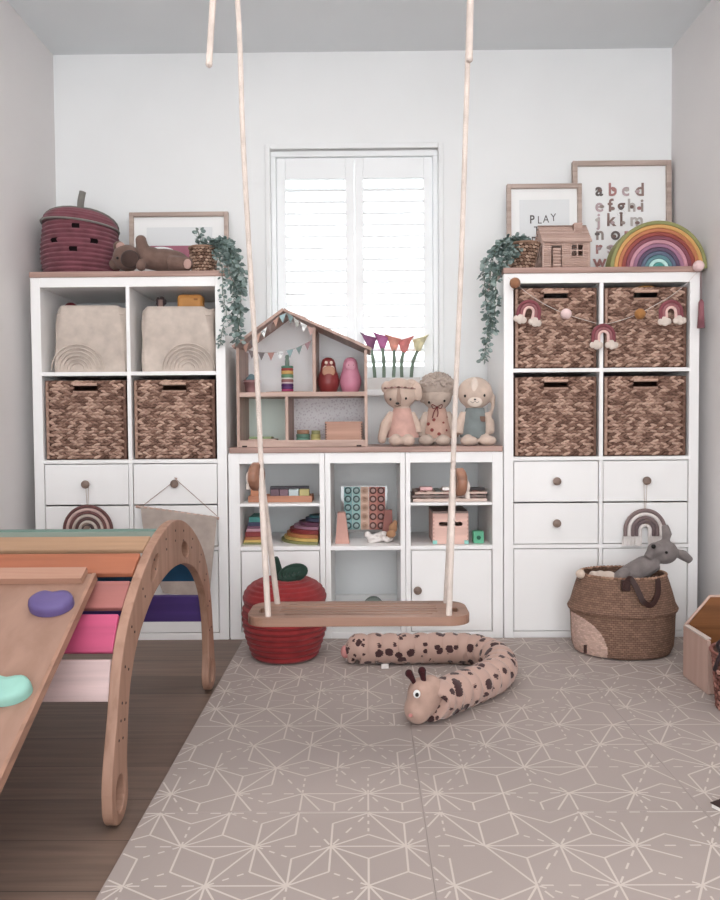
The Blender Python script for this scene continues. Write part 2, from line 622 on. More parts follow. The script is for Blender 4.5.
# window with plantation shutters
win = struct('window_1', MB().box((WX0, YB + 0.02, WZ1 - 0.024), (WX1, YB + 0.07, WZ1), 0.003)
             .box((WX0, YB + 0.02, WZ0), (WX0 + 0.022, YB + 0.07, WZ1 - 0.024), 0.003)
             .box((WX1 - 0.022, YB + 0.02, WZ0), (WX1, YB + 0.07, WZ1 - 0.024), 0.003)
             .box((WX0 + 0.022, YB + 0.02, WZ0), (WX1 - 0.022, YB + 0.07, WZ0 + 0.02), 0.003), 'shutter')
tr = MB()
for (a, b_) in (((WX0 - 0.022, YB - 0.012, WZ0), (WX0, YB + 0.012, WZ1 + 0.022)), ((WX1, YB - 0.012, WZ0), (WX1 + 0.022, YB + 0.012, WZ1 + 0.022)), ((WX0, YB - 0.012, WZ1), (WX1, YB + 0.012, WZ1 + 0.022))):
    tr.box(a, b_, 0.004)
part('window_frame', tr, 'wall', win)
part('window_pane', MB().box((WX0 + 0.005, YB + 0.15, WZ0 + 0.005), (WX1 - 0.005, YB + 0.156, WZ1 - 0.005)), 'glass', win)
part('window_sill', MB().box((WX0 - 0.03, YB - 0.05, WZ0 - 0.03), (WX1 + 0.03, YB + 0.2, WZ0), 0.006), 'white', win)
xm = (WX0 + WX1) / 2
for (x0, x1) in ((WX0 + 0.024, xm - 0.0006), (xm + 0.0006, WX1 - 0.024)):
    p = MB()
    y0, y1 = YB + 0.03, YB + 0.06
    z0, z1 = WZ0 + 0.022, WZ1 - 0.027
    st = 0.04
    p.box((x0, y0, z0), (x0 + st, y1, z1), 0.003); p.box((x1 - st, y0, z0), (x1, y1, z1), 0.003)
    p.box((x0 + st, y0, z1 - 0.092), (x1 - st, y1, z1), 0.003); p.box((x0 + st, y0, z0), (x1 - st, y1, z0 + 0.085), 0.003)
    pan = part('shutter_panel', p, 'shutter', win)
    lv = MB()
    zz = z0 + 0.085 + 0.03
    while zz < z1 - 0.092 - 0.01:
        ring = []
        for k in range(12):
            a = 2 * PI * k / 12
            ring.append((0.031 * math.cos(a), 0.0055 * math.sin(a)))
        ang = math.radians(31)
        rr = [(yy * math.cos(ang) - z_ * math.sin(ang), yy * math.sin(ang) + z_ * math.cos(ang)) for yy, z_ in ring]
        lv.loft([[Vector((xx, YB + 0.045 + q[0], zz + q[1])) for q in rr] for xx in (x0 + st, x1 - st)], 0, True)
        zz += 0.0508
    part('louver', lv, 'shutter', pan)

# ------------------------------------------------------------------ foam play mat
MX0, MX1, MY1 = -0.488, XR - 0.004, 2.962
TS = 0.607
mat = thing('play_mat', 'large taupe foam play mat with pale geometric star lines on the floor', 'play mat', ((MX0 + MX1) / 2, 1.5, 0))
xs_ = [MX0, MX0 + TS, MX0 + 2 * TS, MX1]
ys_ = [0.18, 0.415, 1.02, 1.626, 2.295, MY1]
HT = 0.009


def seg_quads(mb, a, b_, w, lo, hi, dash):
    a = Vector(a); b_ = Vector(b_)
    d = b_ - a; L = d.length; d.normalize()
    nrm = Vector((-d.y, d.x)) * w / 2
    spans = [(0, L)] if not dash else [(k * L / 3 + L * 0.05, k * L / 3 + L * 0.2) for k in range(3)]
    for s0, s1 in spans:
        p, q = a + d * s0, a + d * s1
        # keep within tile
        if not (lo[0] < p.x < hi[0] and lo[1] < p.y < hi[1]) and not (lo[0] < q.x < hi[0] and lo[1] < q.y < hi[1]):
            continue
        t0, t1 = 0.0, 1.0
        dd = q - p
        for i in (0, 1):
            for bnd, sg in ((lo[i] + w, 1), (hi[i] - w, -1)):
                f0 = sg * (p[i] - bnd); f1 = sg * (q[i] - bnd)
                if f0 < 0 and f1 < 0: t0, t1 = 1, 0
                elif f0 < 0: t0 = max(t0, f0 / (f0 - f1))
                elif f1 < 0: t1 = min(t1, f0 / (f0 - f1))
        if t1 - t0 < 0.05:
            continue
        p, q = p + dd * t0, p + dd * t1
        vs = [(p + nrm), (q + nrm), (q - nrm), (p - nrm)]
        zq_ = HT + 0.0003 + 0.0005 * random.random()
        mb.raw([(v.x, v.y, zq_) for v in vs], [[0, 1, 2, 3]], 1)


for i in range(len(xs_) - 1):
    for j in range(len(ys_) - 1):
        lo = (xs_[i], ys_[j]); hi = (xs_[i + 1], ys_[j + 1])
        t = MB()
        t.box((lo[0] + 0.0002, lo[1] + 0.0002, 0.0005), (hi[0] - 0.0002, hi[1] - 0.0002, HT), 0.0006, 0, None, 1)
        A_ = 0.150; Hh = A_ * 0.866
        rnd = random.Random(i * 31 + j * 7 + 3)
        nx = int((hi[0] - lo[0]) / A_) + 3; ny = int((hi[1] - lo[1]) / Hh) + 3
        node = lambda a, b_: Vector((lo[0] + a * A_ + (b_ % 2) * A_ / 2 - A_ * 0.25, lo[1] + b_ * Hh - 0.05))
        for b_ in range(-1, ny):
            for a in range(-2, nx):
                P = node(a, b_)
                o = (b_ % 2)
                R_ = node(a + 1, b_); UL = node(a - 1 + o, b_ + 1); UR = node(a + o, b_ + 1)
                for Q in (R_, UL, UR):
                    r = rnd.random()
                    if r < 0.5: seg_quads(t, P, Q, 0.0040, lo, hi, False)
                    elif r < 0.8: seg_quads(t, P, Q, 0.0040, lo, hi, True)
                for tri in ((P, R_, UR), (P, UL, UR)):
                    c = (tri[0] + tri[1] + tri[2]) / 3
                    for q in tri:
                        r = rnd.random()
                        if r < 0.74: seg_quads(t, q, c, 0.0040, lo, hi, False)
                        elif r < 0.86: seg_quads(t, q, c, 0.0040, lo, hi, True)
        part('mat_tile', t, ['mat', 'mat_line'], mat)

# ------------------------------------------------------------------ cube shelves
F = 2.985
D = 0.385
ZT = 1.433
CW, CH, BT = 0.3355, 0.331, 0.026
KN = {}


def knob_mb(x, z, y=F):
    return MB().lathe([(0.004, 0.0), (0.007, 0.001), (0.006, 0.008), (0.014, 0.011), (0.0165, 0.016), (0.0155, 0.021), (0.0, 0.022)], (0, 0, 0), 20), Matrix.Translation((x, y, z)) @ RX(90).to_4x4()


def add_knob(x, z, parent, y=F, label=None):
    k, T = knob_mb(x, z, y)
    k.v = [T @ v for v in k.v]
    return part('knob', k, 'knob', parent, label)


def front(name, x0, z0, x1, z1, parent, knob=None):
    p = MB().box((x0 + 0.003, F + 0.004, z0 + 0.003), (x1 - 0.003, F + 0.02, z1 - 0.003), 0.0015)
    if name == 'drawer':
        p.box((x0 + 0.012, F + 0.02, z0 + 0.01), (x1 - 0.012, F + 0.34, z0 + 0.02)).box((x0 + 0.012, F + 0.02, z0 + 0.02), (x0 + 0.022, F + 0.34, z1 - 0.02)).box((x1 - 0.022, F + 0.02, z0 + 0.02), (x1 - 0.012, F + 0.34, z1 - 0.02)).box((x0 + 0.022, F + 0.33, z0 + 0.02), (x1 - 0.022, F + 0.34, z1 - 0.02))
    o = part(name, p, 'white', parent)
    if knob:
        add_knob(knob[0], knob[1], o, F + 0.004)
    return o


def tall_unit(x0, label, knobs):
    u = thing('cube_shelf', label, 'shelf unit', (x0 + 0.3805, F + D / 2, 0), 'white shelf units along the back wall')
    x1 = x0 + 2 * CW + 0.015 + 0.076
    fm = MB()
    fm.box((x0, F, 0), (x0 + 0.038, F + D, ZT), 0.002); fm.box((x1 - 0.038, F, 0), (x1, F + D, ZT), 0.002)
    fm.box((x0 + 0.038, F, 0), (x1 - 0.038, F + D, BT), 0.001); fm.box((x0 + 0.038, F, ZT - 0.038), (x1 - 0.038, F + D, ZT), 0.001)
    part('frame', fm, 'white', u)
    part('divider', MB().box((x0 + 0.038 + CW, F + 0.001, BT), (x0 + 0.053 + CW, F + D, ZT - 0.038), 0.001), 'white', u)
    zs = []
    for k in range(1, 4):
        z = BT + k * CH + (k - 1) * 0.015
        zs.append(z)
        part('shelf', MB().box((x0 + 0.038, F + 0.0005, z), (x1 - 0.038, F + D, z + 0.015), 0.001), 'white', u)
    for c in range(2):
        cx = x0 + 0.038 + c * (CW + 0.015)
        front('cabinet_door', cx, BT, cx + CW, BT + CH, u)
        zb = zs[0] + 0.015
        for r in range(2):
            za = zb + r * CH / 2
            front('drawer', cx, za, cx + CW, za + CH / 2, u, (cx + CW / 2, za + CH / 4 + 0.002) if (c, r) in knobs else None)
    return u, x0, x1, zs


UL_ = tall_unit(-1.31, 'tall white cube shelf unit left of the window, beside the left wall', [(0, 0), (0, 1), (1, 0), (1, 1)])
UR_ = tall_unit(0.541, 'tall white cube shelf unit right of the window, beside the right wall', [(0, 0), (0, 1), (1, 0), (1, 1)])
XLu, XRu = UL_[1], UR_[1]
ZB2 = UL_[3][1] + 0.015   # floor of basket row
ZB1 = UL_[3][2] + 0.015   # floor of top row
TB = ZT + 0.022           # top surface of the boards
solo('top_board', MB().box((-1.312, F - 0.006, ZT), (-0.546, F + D, TB), 0.003), 'top', 'slim wooden board on top of the left tall shelf unit', 'board', 'wooden boards on the shelf units')
solo('top_board', MB().box((0.539, F - 0.006, ZT), (1.304, F + D, TB), 0.003), 'top', 'slim wooden board on top of the right tall shelf unit', 'board', 'wooden boards on the shelf units')

# low unit
ZM = 0.740
low = thing('low_shelf', 'low white shelf unit under the window, between the two tall units', 'shelf unit', (0, F + D / 2, 0), 'white shelf units along the back wall')
cols = [(-0.499, -0.184), (-0.141, 0.134), (0.174, 0.496)]
LX0, LX1 = -0.543, 0.538
edges = [(LX0, cols[0][0]), (cols[0][1], cols[1][0]), (cols[1][1], cols[2][0]), (cols[2][1], LX1)]
fm = MB()
for a, b_ in (edges[0], edges[3]):
    fm.box((a, F, 0), (b_, F + D, ZM), 0.002)
fm.box((LX0 + 0.03, F + 0.001, 0), (LX1 - 0.03, F + D, 0.027), 0.001)
part('frame', fm, 'white', low)
for a, b_ in edges[1:3]:
    mid = (a + b_) / 2
    part('divider', MB().box((a, F - 0.0005, 0.0), (mid - 0.0008, F + D, ZM), 0.0015).box((mid + 0.0008, F - 0.0005, 0.0), (b_, F + D, ZM), 0.0015), 'white', low)
for a, b_ in cols:
    part('top_rail', MB().box((a, F + 0.001, ZM - 0.042), (b_, F + D, ZM), 0.001), 'white', low)
ZM1 = 0.370   # floor of the lower open shelf
ZM2 = 0.540   # floor of the upper open shelf
for k, (a, b_) in enumerate(cols):
    part('shelf', MB().box((a, F + 0.001, ZM1 - 0.016), (b_, F + D, ZM1), 0.001), 'white', low)
    if k != 1:
        part('shelf', MB().box((a, F + 0.004, ZM2 - 0.011), (b_, F + D, ZM2), 0.001), 'white', low)
        d_ = front('cabinet_door', a, 0.027, b_, ZM1 - 0.016, low)
        if k == 2:
            add_knob(at(417.5, 590, F).x, at(417.5, 590, F).z, d_, F + 0.004)
solo('top_board', MB().box((LX0 - 0.003 + 0.008, F - 0.006, ZM), (LX1 - 0.002, F + D, ZM + 0.022), 0.003), 'top', 'wooden board on the low shelf unit, carrying the dollhouse and three dolls', 'board', 'wooden boards on the shelf units')
ZD = ZM + 0.022

# ------------------------------------------------------------------ seagrass baskets
BW, BH, BD = 0.318, 0.312, 0.33


def seagrass(c):
    """c = centre of the bottom of the front face"""
    u = thing('storage_basket', '', 'basket', c, 'woven seagrass baskets in the tall shelf units')
    x, y, z = c
    b_ = MB()
    t = 0.012
    y0 = y + 0.008
    hx, hz0, hz1 = 0.047, BH - 0.046, BH - 0.017
    # front wall around the handle hole
    b_.box((x - BW / 2, y0, z), (x + BW / 2, y0 + t, z + hz0)); b_.box((x - BW / 2, y0, z + hz1), (x + BW / 2, y0 + t, z + BH))
    b_.box((x - BW / 2, y0, z + hz0), (x - hx, y0 + t, z + hz1)); b_.box((x + hx, y0, z + hz0), (x + BW / 2, y0 + t, z + hz1))
    b_.box((x - BW / 2, y0 + t, z), (x - BW / 2 + t, y0 + BD, z + BH)); b_.box((x + BW / 2 - t, y0 + t, z), (x + BW / 2, y0 + BD, z + BH))
    b_.box((x - BW / 2 + t, y0 + BD - t, z), (x + BW / 2 - t, y0 + BD, z + BH)); b_.box((x - BW / 2 + t, y0 + t, z), (x + BW / 2 - t, y0 + BD - t, z + t))
    rows = 25
    rnd = random.Random(4)
    n = 15
    pt = BW / n
    for r in range(rows):
        zz = z + 0.004 + (r + 0.5) * (BH - 0.006) / rows
        for k in range(-1, n + 1):
            xx = x - BW / 2 + (k + 0.5 + (0.5 if r % 2 else 0)) * pt + rnd.uniform(-0.003, 0.003)
            if xx < x - BW / 2 + 0.015 or xx > x + BW / 2 - 0.015:
                continue
            if abs(xx - x) < hx + 0.011 and z + hz0 - 0.004 < zz < z + hz1 + 0.004:
                continue
            a = (21 if r % 2 else -21) + rnd.uniform(-8, 8)
            b_.ell((xx, y0 + 0.001 + rnd.uniform(-0.002, 0.001), zz + rnd.uniform(-0.001, 0.001)), (0.0172 * rnd.uniform(0.9, 1.1), 0.0095, 0.0066), RY(a), 1, 8, 6)
    # rim strands
    for s in (-1, 1):
        b_.tube([(x + s * (BW / 2 - 0.006), y0 + 0.002, z + 0.004), (x + s * (BW / 2 - 0.006), y0 + 0.002, z + BH - 0.004)], 0.007, 6, 1)
    part('body', b_, ['grass_core', 'grass'], u)
    h = MB()
    for zz in (hz0 - 0.001, hz1 + 0.001):
        h.tube([(x - hx, y0 - 0.004, z + zz), (x + hx, y0 - 0.004, z + zz)], 0.0065, 6, 0)
    part('handle', h, 'grass', u)
    return u


cell = lambda x0, c: x0 + 0.038 + CW / 2 + c * (CW + 0.015)
bk = seagrass((cell(XLu, 0), F + 0.004, ZB2 + 0.0015))
bk['label'] = 'woven seagrass basket in the left column of the left shelf unit'
dup(bk, (cell(XLu, 1), F + 0.004, ZB2 + 0.0015), 'woven seagrass basket in the right column of the left shelf unit')
dup(bk, (cell(XRu, 0), F + 0.004, ZB1 + 0.0015), 'seagrass basket behind the pink felt ball, upper left in the right shelf unit')
dup(bk, (cell(XRu, 1), F + 0.004, ZB1 + 0.0015), 'seagrass basket behind the mustard felt ball, upper right in the right shelf unit')
dup(bk, (cell(XRu, 0), F + 0.004, ZB2 + 0.0015), 'seagrass basket above two knobbed drawers, lower left in the right shelf unit')
dup(bk, (cell(XRu, 1), F + 0.004, ZB2 + 0.0015), 'seagrass basket above the drawer with hanging rainbow, lower right in the right shelf unit')
# mustard hoop sticking up from the upper right basket
hp = at(648, 286, F + 0.03)
hc = Vector((hp.x, F + 0.048, ZB1 + 0.2535))
solo('wooden_hoop', MB().tube([(hc.x + 0.082 * math.cos(PI * k / 20), hc.y, hc.z + 0.068 * math.sin(PI * k / 20)) for k in range(0, 41)][:-1], 0.006, 8, 0, True), paint((190, 132, 62)), 'mustard wooden hoop poking out above a seagrass basket', 'hoop')

# ------------------------------------------------------------------ canvas bins, left unit top row
def canvas_bin(px0, px1, pyt, label, acx, lean):
    a = at(px0, 371, F + 0.03); b_ = at(px1, 371, F + 0.03); h = at(px0, pyt, F + 0.03).z - ZB1
    cx, w = (a.x + b_.x) / 2, b_.x - a.x
    dd = 0.27; cy = F + 0.03 + dd / 2
    u = thing('fabric_bin', label, 'storage bin', (cx, cy, ZB1), 'beige canvas bins in the left shelf unit')
    rings = []
    for i in range(13):
        t = i / 12
        bul = 1 - 0.03 * t + 0.025 * math.sin(t * PI)
        rg = rrect(cx + lean * (t - .4), cy, w * bul, dd * bul, 0.022 + 0.012 * t, ZB1 + 0.001 + h * t, 8)
        rings.append([p + Vector((0.004 * math.sin(9 * t + k * .5), 0.004 * math.sin(7 * t + k * .7), (0.006 * math.sin(k * 0.55) if i > 9 else 0))) for k, p in enumerate(rg)])
    inn = [[Vector((cx + (p.x - cx) * 0.95, cy + (p.y - cy) * 0.95, p.z)) for p in r] for r in rings[::-1][:10]]
    mb = MB().loft(rings + inn, 0, True, True, True)
    # quilted rainbow stitched on the front
    yq = cy - dd / 2 - 0.001
    for q in range(6):
        r = 0.026 + q * 0.0145
        c = at(acx, 369, F + 0.02)
        pts = [Vector((c.x + r * math.cos(PI * k / 20) * 1.05, yq - 0.0015 - 0.005 * math.sin(PI * ((r * math.sin(PI * k / 20)) / h)) , ZB1 + 0.012 + r * 1.0 * math.sin(PI * k / 20))) for k in range(21)]
        mb.tube(pts, 0.0028, 6)
    mb.tube([(cx - w * 0.46, yq + 0.004, ZB1 + h - 0.03), (cx + w * 0.46, yq + 0.004, ZB1 + h - 0.03)], 0.0018, 5)
    part('body', mb, 'bin', u)
    return u, (cx, cy, h)


B1, b1 = canvas_bin(54, 127, 307, 'beige canvas bin with stitched rainbow, in the far left top cell', 77, 0.006)
B2, b2 = canvas_bin(141, 214, 308, 'beige canvas bin with an orange block peeking out', 188, -0.004)
p = at(191, 302, F + 0.12)
solo('toy_block', MB().box((p.x - 0.052, F + 0.09, p.z - 0.12), (p.x + 0.052, F + 0.15, p.z + 0.028), 0.016, 0, None, 3).box((p.x + 0.018, F + 0.086, p.z + 0.002), (p.x + 0.034, F + 0.091, p.z + 0.01), 0.002, 1), [paint((212, 142, 66)), paint((176, 108, 46))], 'orange rounded block poking out of a canvas bin', 'toy')
p = at(161, 303, F + 0.10)
q = MB()
for k in range(5):
    q.ell((p.x + 0.014 * math.cos(k * 1.26), F + 0.10, p.z + 0.004 + 0.012 * math.sin(k * 1.26)), (0.01, 0.008, 0.012), None, 0, 10, 8)
q.tube([(p.x, F + 0.10, p.z - 0.1), (p.x, F + 0.10, p.z + 0.012)], 0.012, 8, 1)
solo('toy_flower', q, [felt((70, 58, 60)), felt((150, 120, 112))], 'small dark toy peeking over the rim of the right canvas bin', 'toy')
p = at(67, 306, F + 0.10)
solo('toy_ball', MB().ell((p.x, F + 0.14, p.z - 0.010), 0.03), paint((120, 36, 46)), 'dark red toy just showing behind the left canvas bin', 'toy')

# ------------------------------------------------------------------ strawberry basket
def coil(zs, rf, nrow, c, seg, mi=0, bump=0.5):
    """profile of stacked rope coils"""
    prof = []
    hh = (zs[1] - zs[0]) / nrow
    for i in range(nrow):
        for k in range(6):
            t = (i + k / 6) / nrow
            prof.append((rf(t) + hh * bump * math.sin(PI * k / 6) - hh * 0.1, zs[0] + (zs[1] - zs[0]) * t))
    prof.append((rf(1.0), zs[1]))
    return prof


sc_ = Vector((at(80, 271, 3.19).x + 0.006, 3.19, TB))
st_ = thing('strawberry_basket', 'plum rope basket shaped like a strawberry with a felt stem, on the left shelf unit', 'basket', sc_)
R0 = 0.152
rf = lambda t: R0 * (0.90 + 0.10 * math.sin(min(1, t * 2.2) * PI / 2)) * (1 - 0.07 * max(0, t - 0.55) / 0.45)
NR = 12
pr_ = coil((0.0, 0.225), rf, NR, sc_, 96)
SEG = 96
# square peep holes in the coils: (angle from front, row)
holes = [(12, 10), (-22, 7), (41, 7), (11, 5)]
def _skip(i, j):
    row = i // 6
    ang = math.degrees(2 * PI * (j + 0.5) / SEG) - 270
    for (a, r) in holes:
        if row == r and abs(ang - a) < 5.7:
            return True
    return False
sb = MB().lathe(pr_, sc_, SEG, 0, 1, 1, True, False, True, None, _skip)
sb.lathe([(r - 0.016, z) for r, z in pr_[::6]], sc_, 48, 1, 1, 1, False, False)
part('body', sb, ['berry', plain('inside_shade', (30, 14, 18), 0.9)], st_)  # near-black inner wall paints the shade behind the peep holes
# lid : dome of coils with a thin felt leaf edge, set slightly crooked
lidp = []
RL = R0 * 0.985
for i in range(7):
    for k in range(5):
        t = (i + k / 5) / 7
        lidp.append((RL * math.cos(t * PI / 2) ** 0.8 + 0.003 * math.sin(PI * k / 5), 0.068 * math.sin(t * PI / 2) + 0.003 * math.sin(PI * k / 5)))
lidp.append((0.0, 0.070))
TL = Matrix.Translation(sc_ + Vector((0, 0, 0.222))) @ RY(5).to_4x4()
lm = MB().lathe(lidp, (0, 0, 0), 64, 0)
lm.v = [TL @ v for v in lm.v]
part('lid', lm, 'berry', st_)
lf = MB()
for k in range(5):
    a = 2 * PI * k / 5 + PI * 0.16
    rings = []
    for i in range(10):
        t = i / 9
        ph = t * 1.02
        rr = max(0.001, (RL + 0.006) * math.sin(min(1.0, ph) * PI / 2) ** 1.0)
        zz = 0.075 * math.cos(min(1.0, ph) * PI / 2) ** 0.9 + 0.004 - (0.01 if t > 0.95 else 0)
        wd = 0.075 * math.sin(PI * (0.10 + t * 0.84)) ** 0.8
        row = []
        for q in (-1, 0, 1):
            an = a + q * wd / max(rr, 0.03)
            row.append(Vector((math.cos(an) * rr, math.sin(an) * rr, zz + 0.003)))
        for q in (1, 0, -1):
            an = a + q * wd / max(rr, 0.03)
            row.append(Vector((math.cos(an) * rr * .985, math.sin(an) * rr * .985, zz - 0.003)))
        rings.append([TL @ p for p in row])
    if k in (0, 1, 2):
        lf.loft(rings, 0, True)
lf.tube([TL @ Vector(((RL + 0.004) * math.cos(2 * PI * k / 48), (RL + 0.004) * math.sin(2 * PI * k / 48), 0.002)) for k in range(48)], 0.0045, 6, 0, True)
part('leaf', lf, 'sage', st_, 'grey felt leaf edge over the rope lid')
part('stem', MB().tube(spline([sc_ + Vector((0.0, 0, 0.285)), sc_ + Vector((0.003, 0, 0.33)), sc_ + Vector((0.012, 0, 0.372))]), 0.0135, 10), 'sage', st_)

# ------------------------------------------------------------------ framed pictures
def picture(px0, px1, pyt, Yb, zb, label, fill, fw=0.018, group='framed prints on the shelf units'):
    """frame leaning on the wall; fill(T, to_local) adds the print"""
    a = at(px0, pyt, Yb); b_ = at(px1, pyt, Yb)
    w = b_.x - a.x; h = (a.z + b_.z) / 2 - zb; cx = (a.x + b_.x) / 2
    T = Matrix.Translation((cx, Yb, zb)) @ RX(-1.6).to_4x4()
    u = thing('framed_print', label, 'picture', (cx, Yb, zb), group)
    fr = MB()
    fr.box((-w / 2, -0.012, 0), (-w / 2 + fw, 0.012, h), 0.002); fr.box((w / 2 - fw, -0.012, 0), (w / 2, 0.012, h), 0.002)
    fr.box((-w / 2 + fw, -0.012, 0), (w / 2 - fw, 0.012, fw), 0.002); fr.box((-w / 2 + fw, -0.012, h - fw), (w / 2 - fw, 0.012, h), 0.002)
    fr.v = [T @ v for v in fr.v]
    part('frame', fr, 'frame_oak', u)
    pp = MB().box((-w / 2 + fw, 0.004, fw), (w / 2 - fw, 0.010, h - fw))
    mats = ['paper']
    fill(pp, mats, w, h, lambda x, y: ((at(x, y, Yb).x - cx), (at(x, y, Yb).z - zb)))
    pp.v = [T @ v for v in pp.v]
    part('print', pp, mats, u)
    return u


def fill_land(pp, mats, w, h, L):
    mats += ['greyprint', paint((170, 96, 116)), paint((250, 250, 249))]
    a = L(146, 227); b_ = L(212, 245)
    pp.box((a[0], 0.002, b_[1]), (b_[0], 0.005, a[1]), 0, 1)
    a = L(146, 245.5); b_ = L(212, 257)
    pp.box((a[0], 0.002, b_[1] - 0.03), (b_[0], 0.005, a[1]), 0, 2)
    c = L(160, 258)
    pp.prism([(c[0] + 0.085 * math.cos(PI * k / 16) , c[1] + 0.05 * math.sin(PI * k / 16)) for k in range(17)], 0.0005, 0.0025, 3)
picture(129, 228, 212, 3.325, TB, 'wide oak frame with a grey and rose print, left shelf unit', fill_land)


def fill_play(pp, mats, w, h, L):
    mats += ['greyprint', paint((92, 84, 82))]
    a = L(520, 199); b_ = L(570, 262)
    pp.box((a[0], 0.002, b_[1]), (b_[0], 0.005, a[1]), 0, 1)
    for ch, x, y, bd in (('P', 532.5, 218.5, 0.0012), ('L', 540, 219, 0), ('A', 546.5, 218, 0), ('Y', 554, 216.5, 0), ('T', 537, 229.5, 0), ('D', 535, 240, 0.0006), ('\\', 538.5, 252, 0.0004)):
        c = L(x, y)
        text(pp, ch, c, 0.034 if ch != 'P' else 0.036, 0.0016, 2, bd * 0.7, 0.05 if ch in 'Y' else 0, 0.85)
picture(507, 582, 183.5, 3.30, TB, 'oak frame with PLAY lettering behind the rattan house', fill_play)


def fill_abc(pp, mats, w, h, L):
    cs = [(176, 124, 120), (158, 142, 134), (124, 98, 90), (186, 162, 164), (106, 94, 92), (190, 182, 176), (144, 116, 108)]
    mats += [paint(c) for c in cs]
    rows = [('abcd', [600, 613.5, 626.5, 641], 188.5), ('efghi', [600, 611, 622, 632.5, 643], 204.5), ('jklm', [599.5, 611.5, 622, 637.5], 219), ('nopq', [600.5, 616, 629, 642], 233), ('rstuv', [599, 611, 622, 632, 643], 247), ('wxyz', [600, 614, 628, 641], 261)]
    k = 0
    rnd = random.Random(5)
    for s, xs, y in rows:
        for ch, x in zip(s, xs):
            c = L(x, y)
            hh = 0.062
            text(pp, ch, (c[0], c[1] + 0.002), hh * 0.92, 0.0015, 1 + (k * 3 + len(s)) % 7, 0.0016, 0, 1.0)
            # little patterned patch on the letter
            pp.ell((c[0] + rnd.uniform(-0.012, 0.012), 0.0015, c[1] + rnd.uniform(-0.016, 0.0)), (0.011, 0.0012, 0.008), None, 1 + (k * 5 + 2) % 7, 8, 6)
            k += 1
picture(573, 672, 160, 3.355, TB, 'tall oak frame with a lowercase alphabet print in the right corner', fill_abc, 0.021)

# ------------------------------------------------------------------ lying plush bear
def El(mb, px, py, Y, rx, rz, ry, rot=None, mi=0):
    mb.ell(at(px, py, Y), (rx * mpp(Y), ry, rz * mpp(Y)), rot, mi, 20, 14)
    return mb


def Tu(mb, pts, r, Y=None, seg=12, mi=0):
    ps = [at(p[0], p[1], p[2] if len(p) > 2 else Y) for p in pts]
    rr = [q * mpp(ps[0].y) for q in (r if hasattr(r, '__len__') else [r] * len(pts))]
    return mb.tube(ps, rr, seg, mi)


lay = Vector((at(155, 271, 3.10).x, 3.10, TB))
bear = thing('plush_bear', 'brown plush bear lying on its side before the wide frame', 'soft toy', lay)
bb = MB()
El(bb, 163, 260, 3.10, 25, 11, 0.045); El(bb, 150, 258, 3.10, 14, 11, 0.05); El(bb, 178, 263, 3.10, 14, 8, 0.04)
El(bb, 127, 258, 3.10, 14, 13, 0.055)
Tu(bb, [(147, 262, 3.08), (143, 250, 3.08), (141, 241, 3.08)], [6.5, 6.5, 5.5])
El(bb, 141, 240, 3.08, 5.5, 5, 0.02)
Tu(bb, [(140, 262, 3.06), (141, 266, 3.05)], [5, 5]); El(bb, 141, 266, 3.05, 5, 5, 0.02)
Tu(bb, [(170, 263, 3.07), (184, 264, 3.06)], [8, 7]); El(bb, 187, 264, 3.06, 6.5, 7, 0.026)
El(bb, 119, 247, 3.10, 6, 6, 0.02); El(bb, 115, 264, 3.10, 6, 6, 0.02)
zmin = TB + 0.001
body = blob(bb, 0.005, 4)
for v in body.v:
    v.z = max(v.z, zmin)
part('body', body, 'brown_plush', bear)
El(q := MB(), 130, 259, 3.045, 9.5, 9, 0.018); part('muzzle', q, 'dbrown_plush', bear, 'dark brown muzzle')
El(q := MB(), 120.5, 246.5, 3.076, 4.6, 4.2, 0.006); part('inner_ear', q, 'pinkpad', bear, 'pink inner ear')
El(q := MB(), 187.5, 264, 3.036, 4, 5, 0.006); part('foot_pad', q, 'pinkpad', bear, 'pink foot pad')
El(q := MB(), 117.5, 258, 3.052, 1.5, 1.5, 0.006); part('eye', q, 'black', bear)

# ------------------------------------------------------------------ trailing plants
def wicker_pot(c, r0, r1, h, parent, mat='pot', name='pot', lean=(0, 0), rows=9, n=22):
    b_ = MB().lathe([(r0 * 0.93, 0.001), (r1 * 0.93, h - 0.003), (r1 * 0.82, h - 0.003), (r0 * 0.8, 0.01)], c, 24, 1, 1, 1, True, True, True, None, None, lean)
    for r in range(rows):
        t = (r + 0.5) / rows
        rr = r0 + (r1 - r0) * t
        for k in range(n):
            a = 2 * PI * (k + 0.5 * (r % 2)) / n
            p = Vector(c) + Vector((math.cos(a) * rr * .97 + lean[0] * h * t, math.sin(a) * rr * .97 + lean[1] * h * t, h * t))
            b_.ell(p, (rr * 3.4 / n, 0.0035, h / rows * 0.5), RZ(math.degrees(a) + 90), 0, 6, 4)
    b_.tube([Vector(c) + Vector((math.cos(2 * PI * k / 24) * r1 + lean[0] * h, math.sin(2 * PI * k / 24) * r1 + lean[1] * h, h)) for k in range(24)], 0.005, 6, 0, True)
    part(name, b_, [mat, 'grass_core'], parent)


def leaf(mb, p, d, s, rnd):
    d = Vector(d).normalized()
    x, y = basis(d)
    a = rnd.uniform(0, 2 * PI)
    w = x * math.cos(a) + y * math.sin(a)
    n = d.cross(w)
    L = s; W = s * 0.40
    o = len(mb.v)
    pts = [p, p + d * L * 0.35 + w * W * 0.9 + n * W * 0.25, p + d * L * 0.8 + w * W * 0.7 + n * W * .2, p + d * L, p + d * L * 0.8 - w * W * 0.7 + n * W * .2, p + d * L * 0.35 - w * W * 0.9 + n * W * 0.25, p + d * L * 0.5]
    mb.raw(pts, [[0, 1, 6], [1, 2, 6], [2, 3, 6], [3, 4, 6], [4, 5, 6], [5, 0, 6]], 0, True)


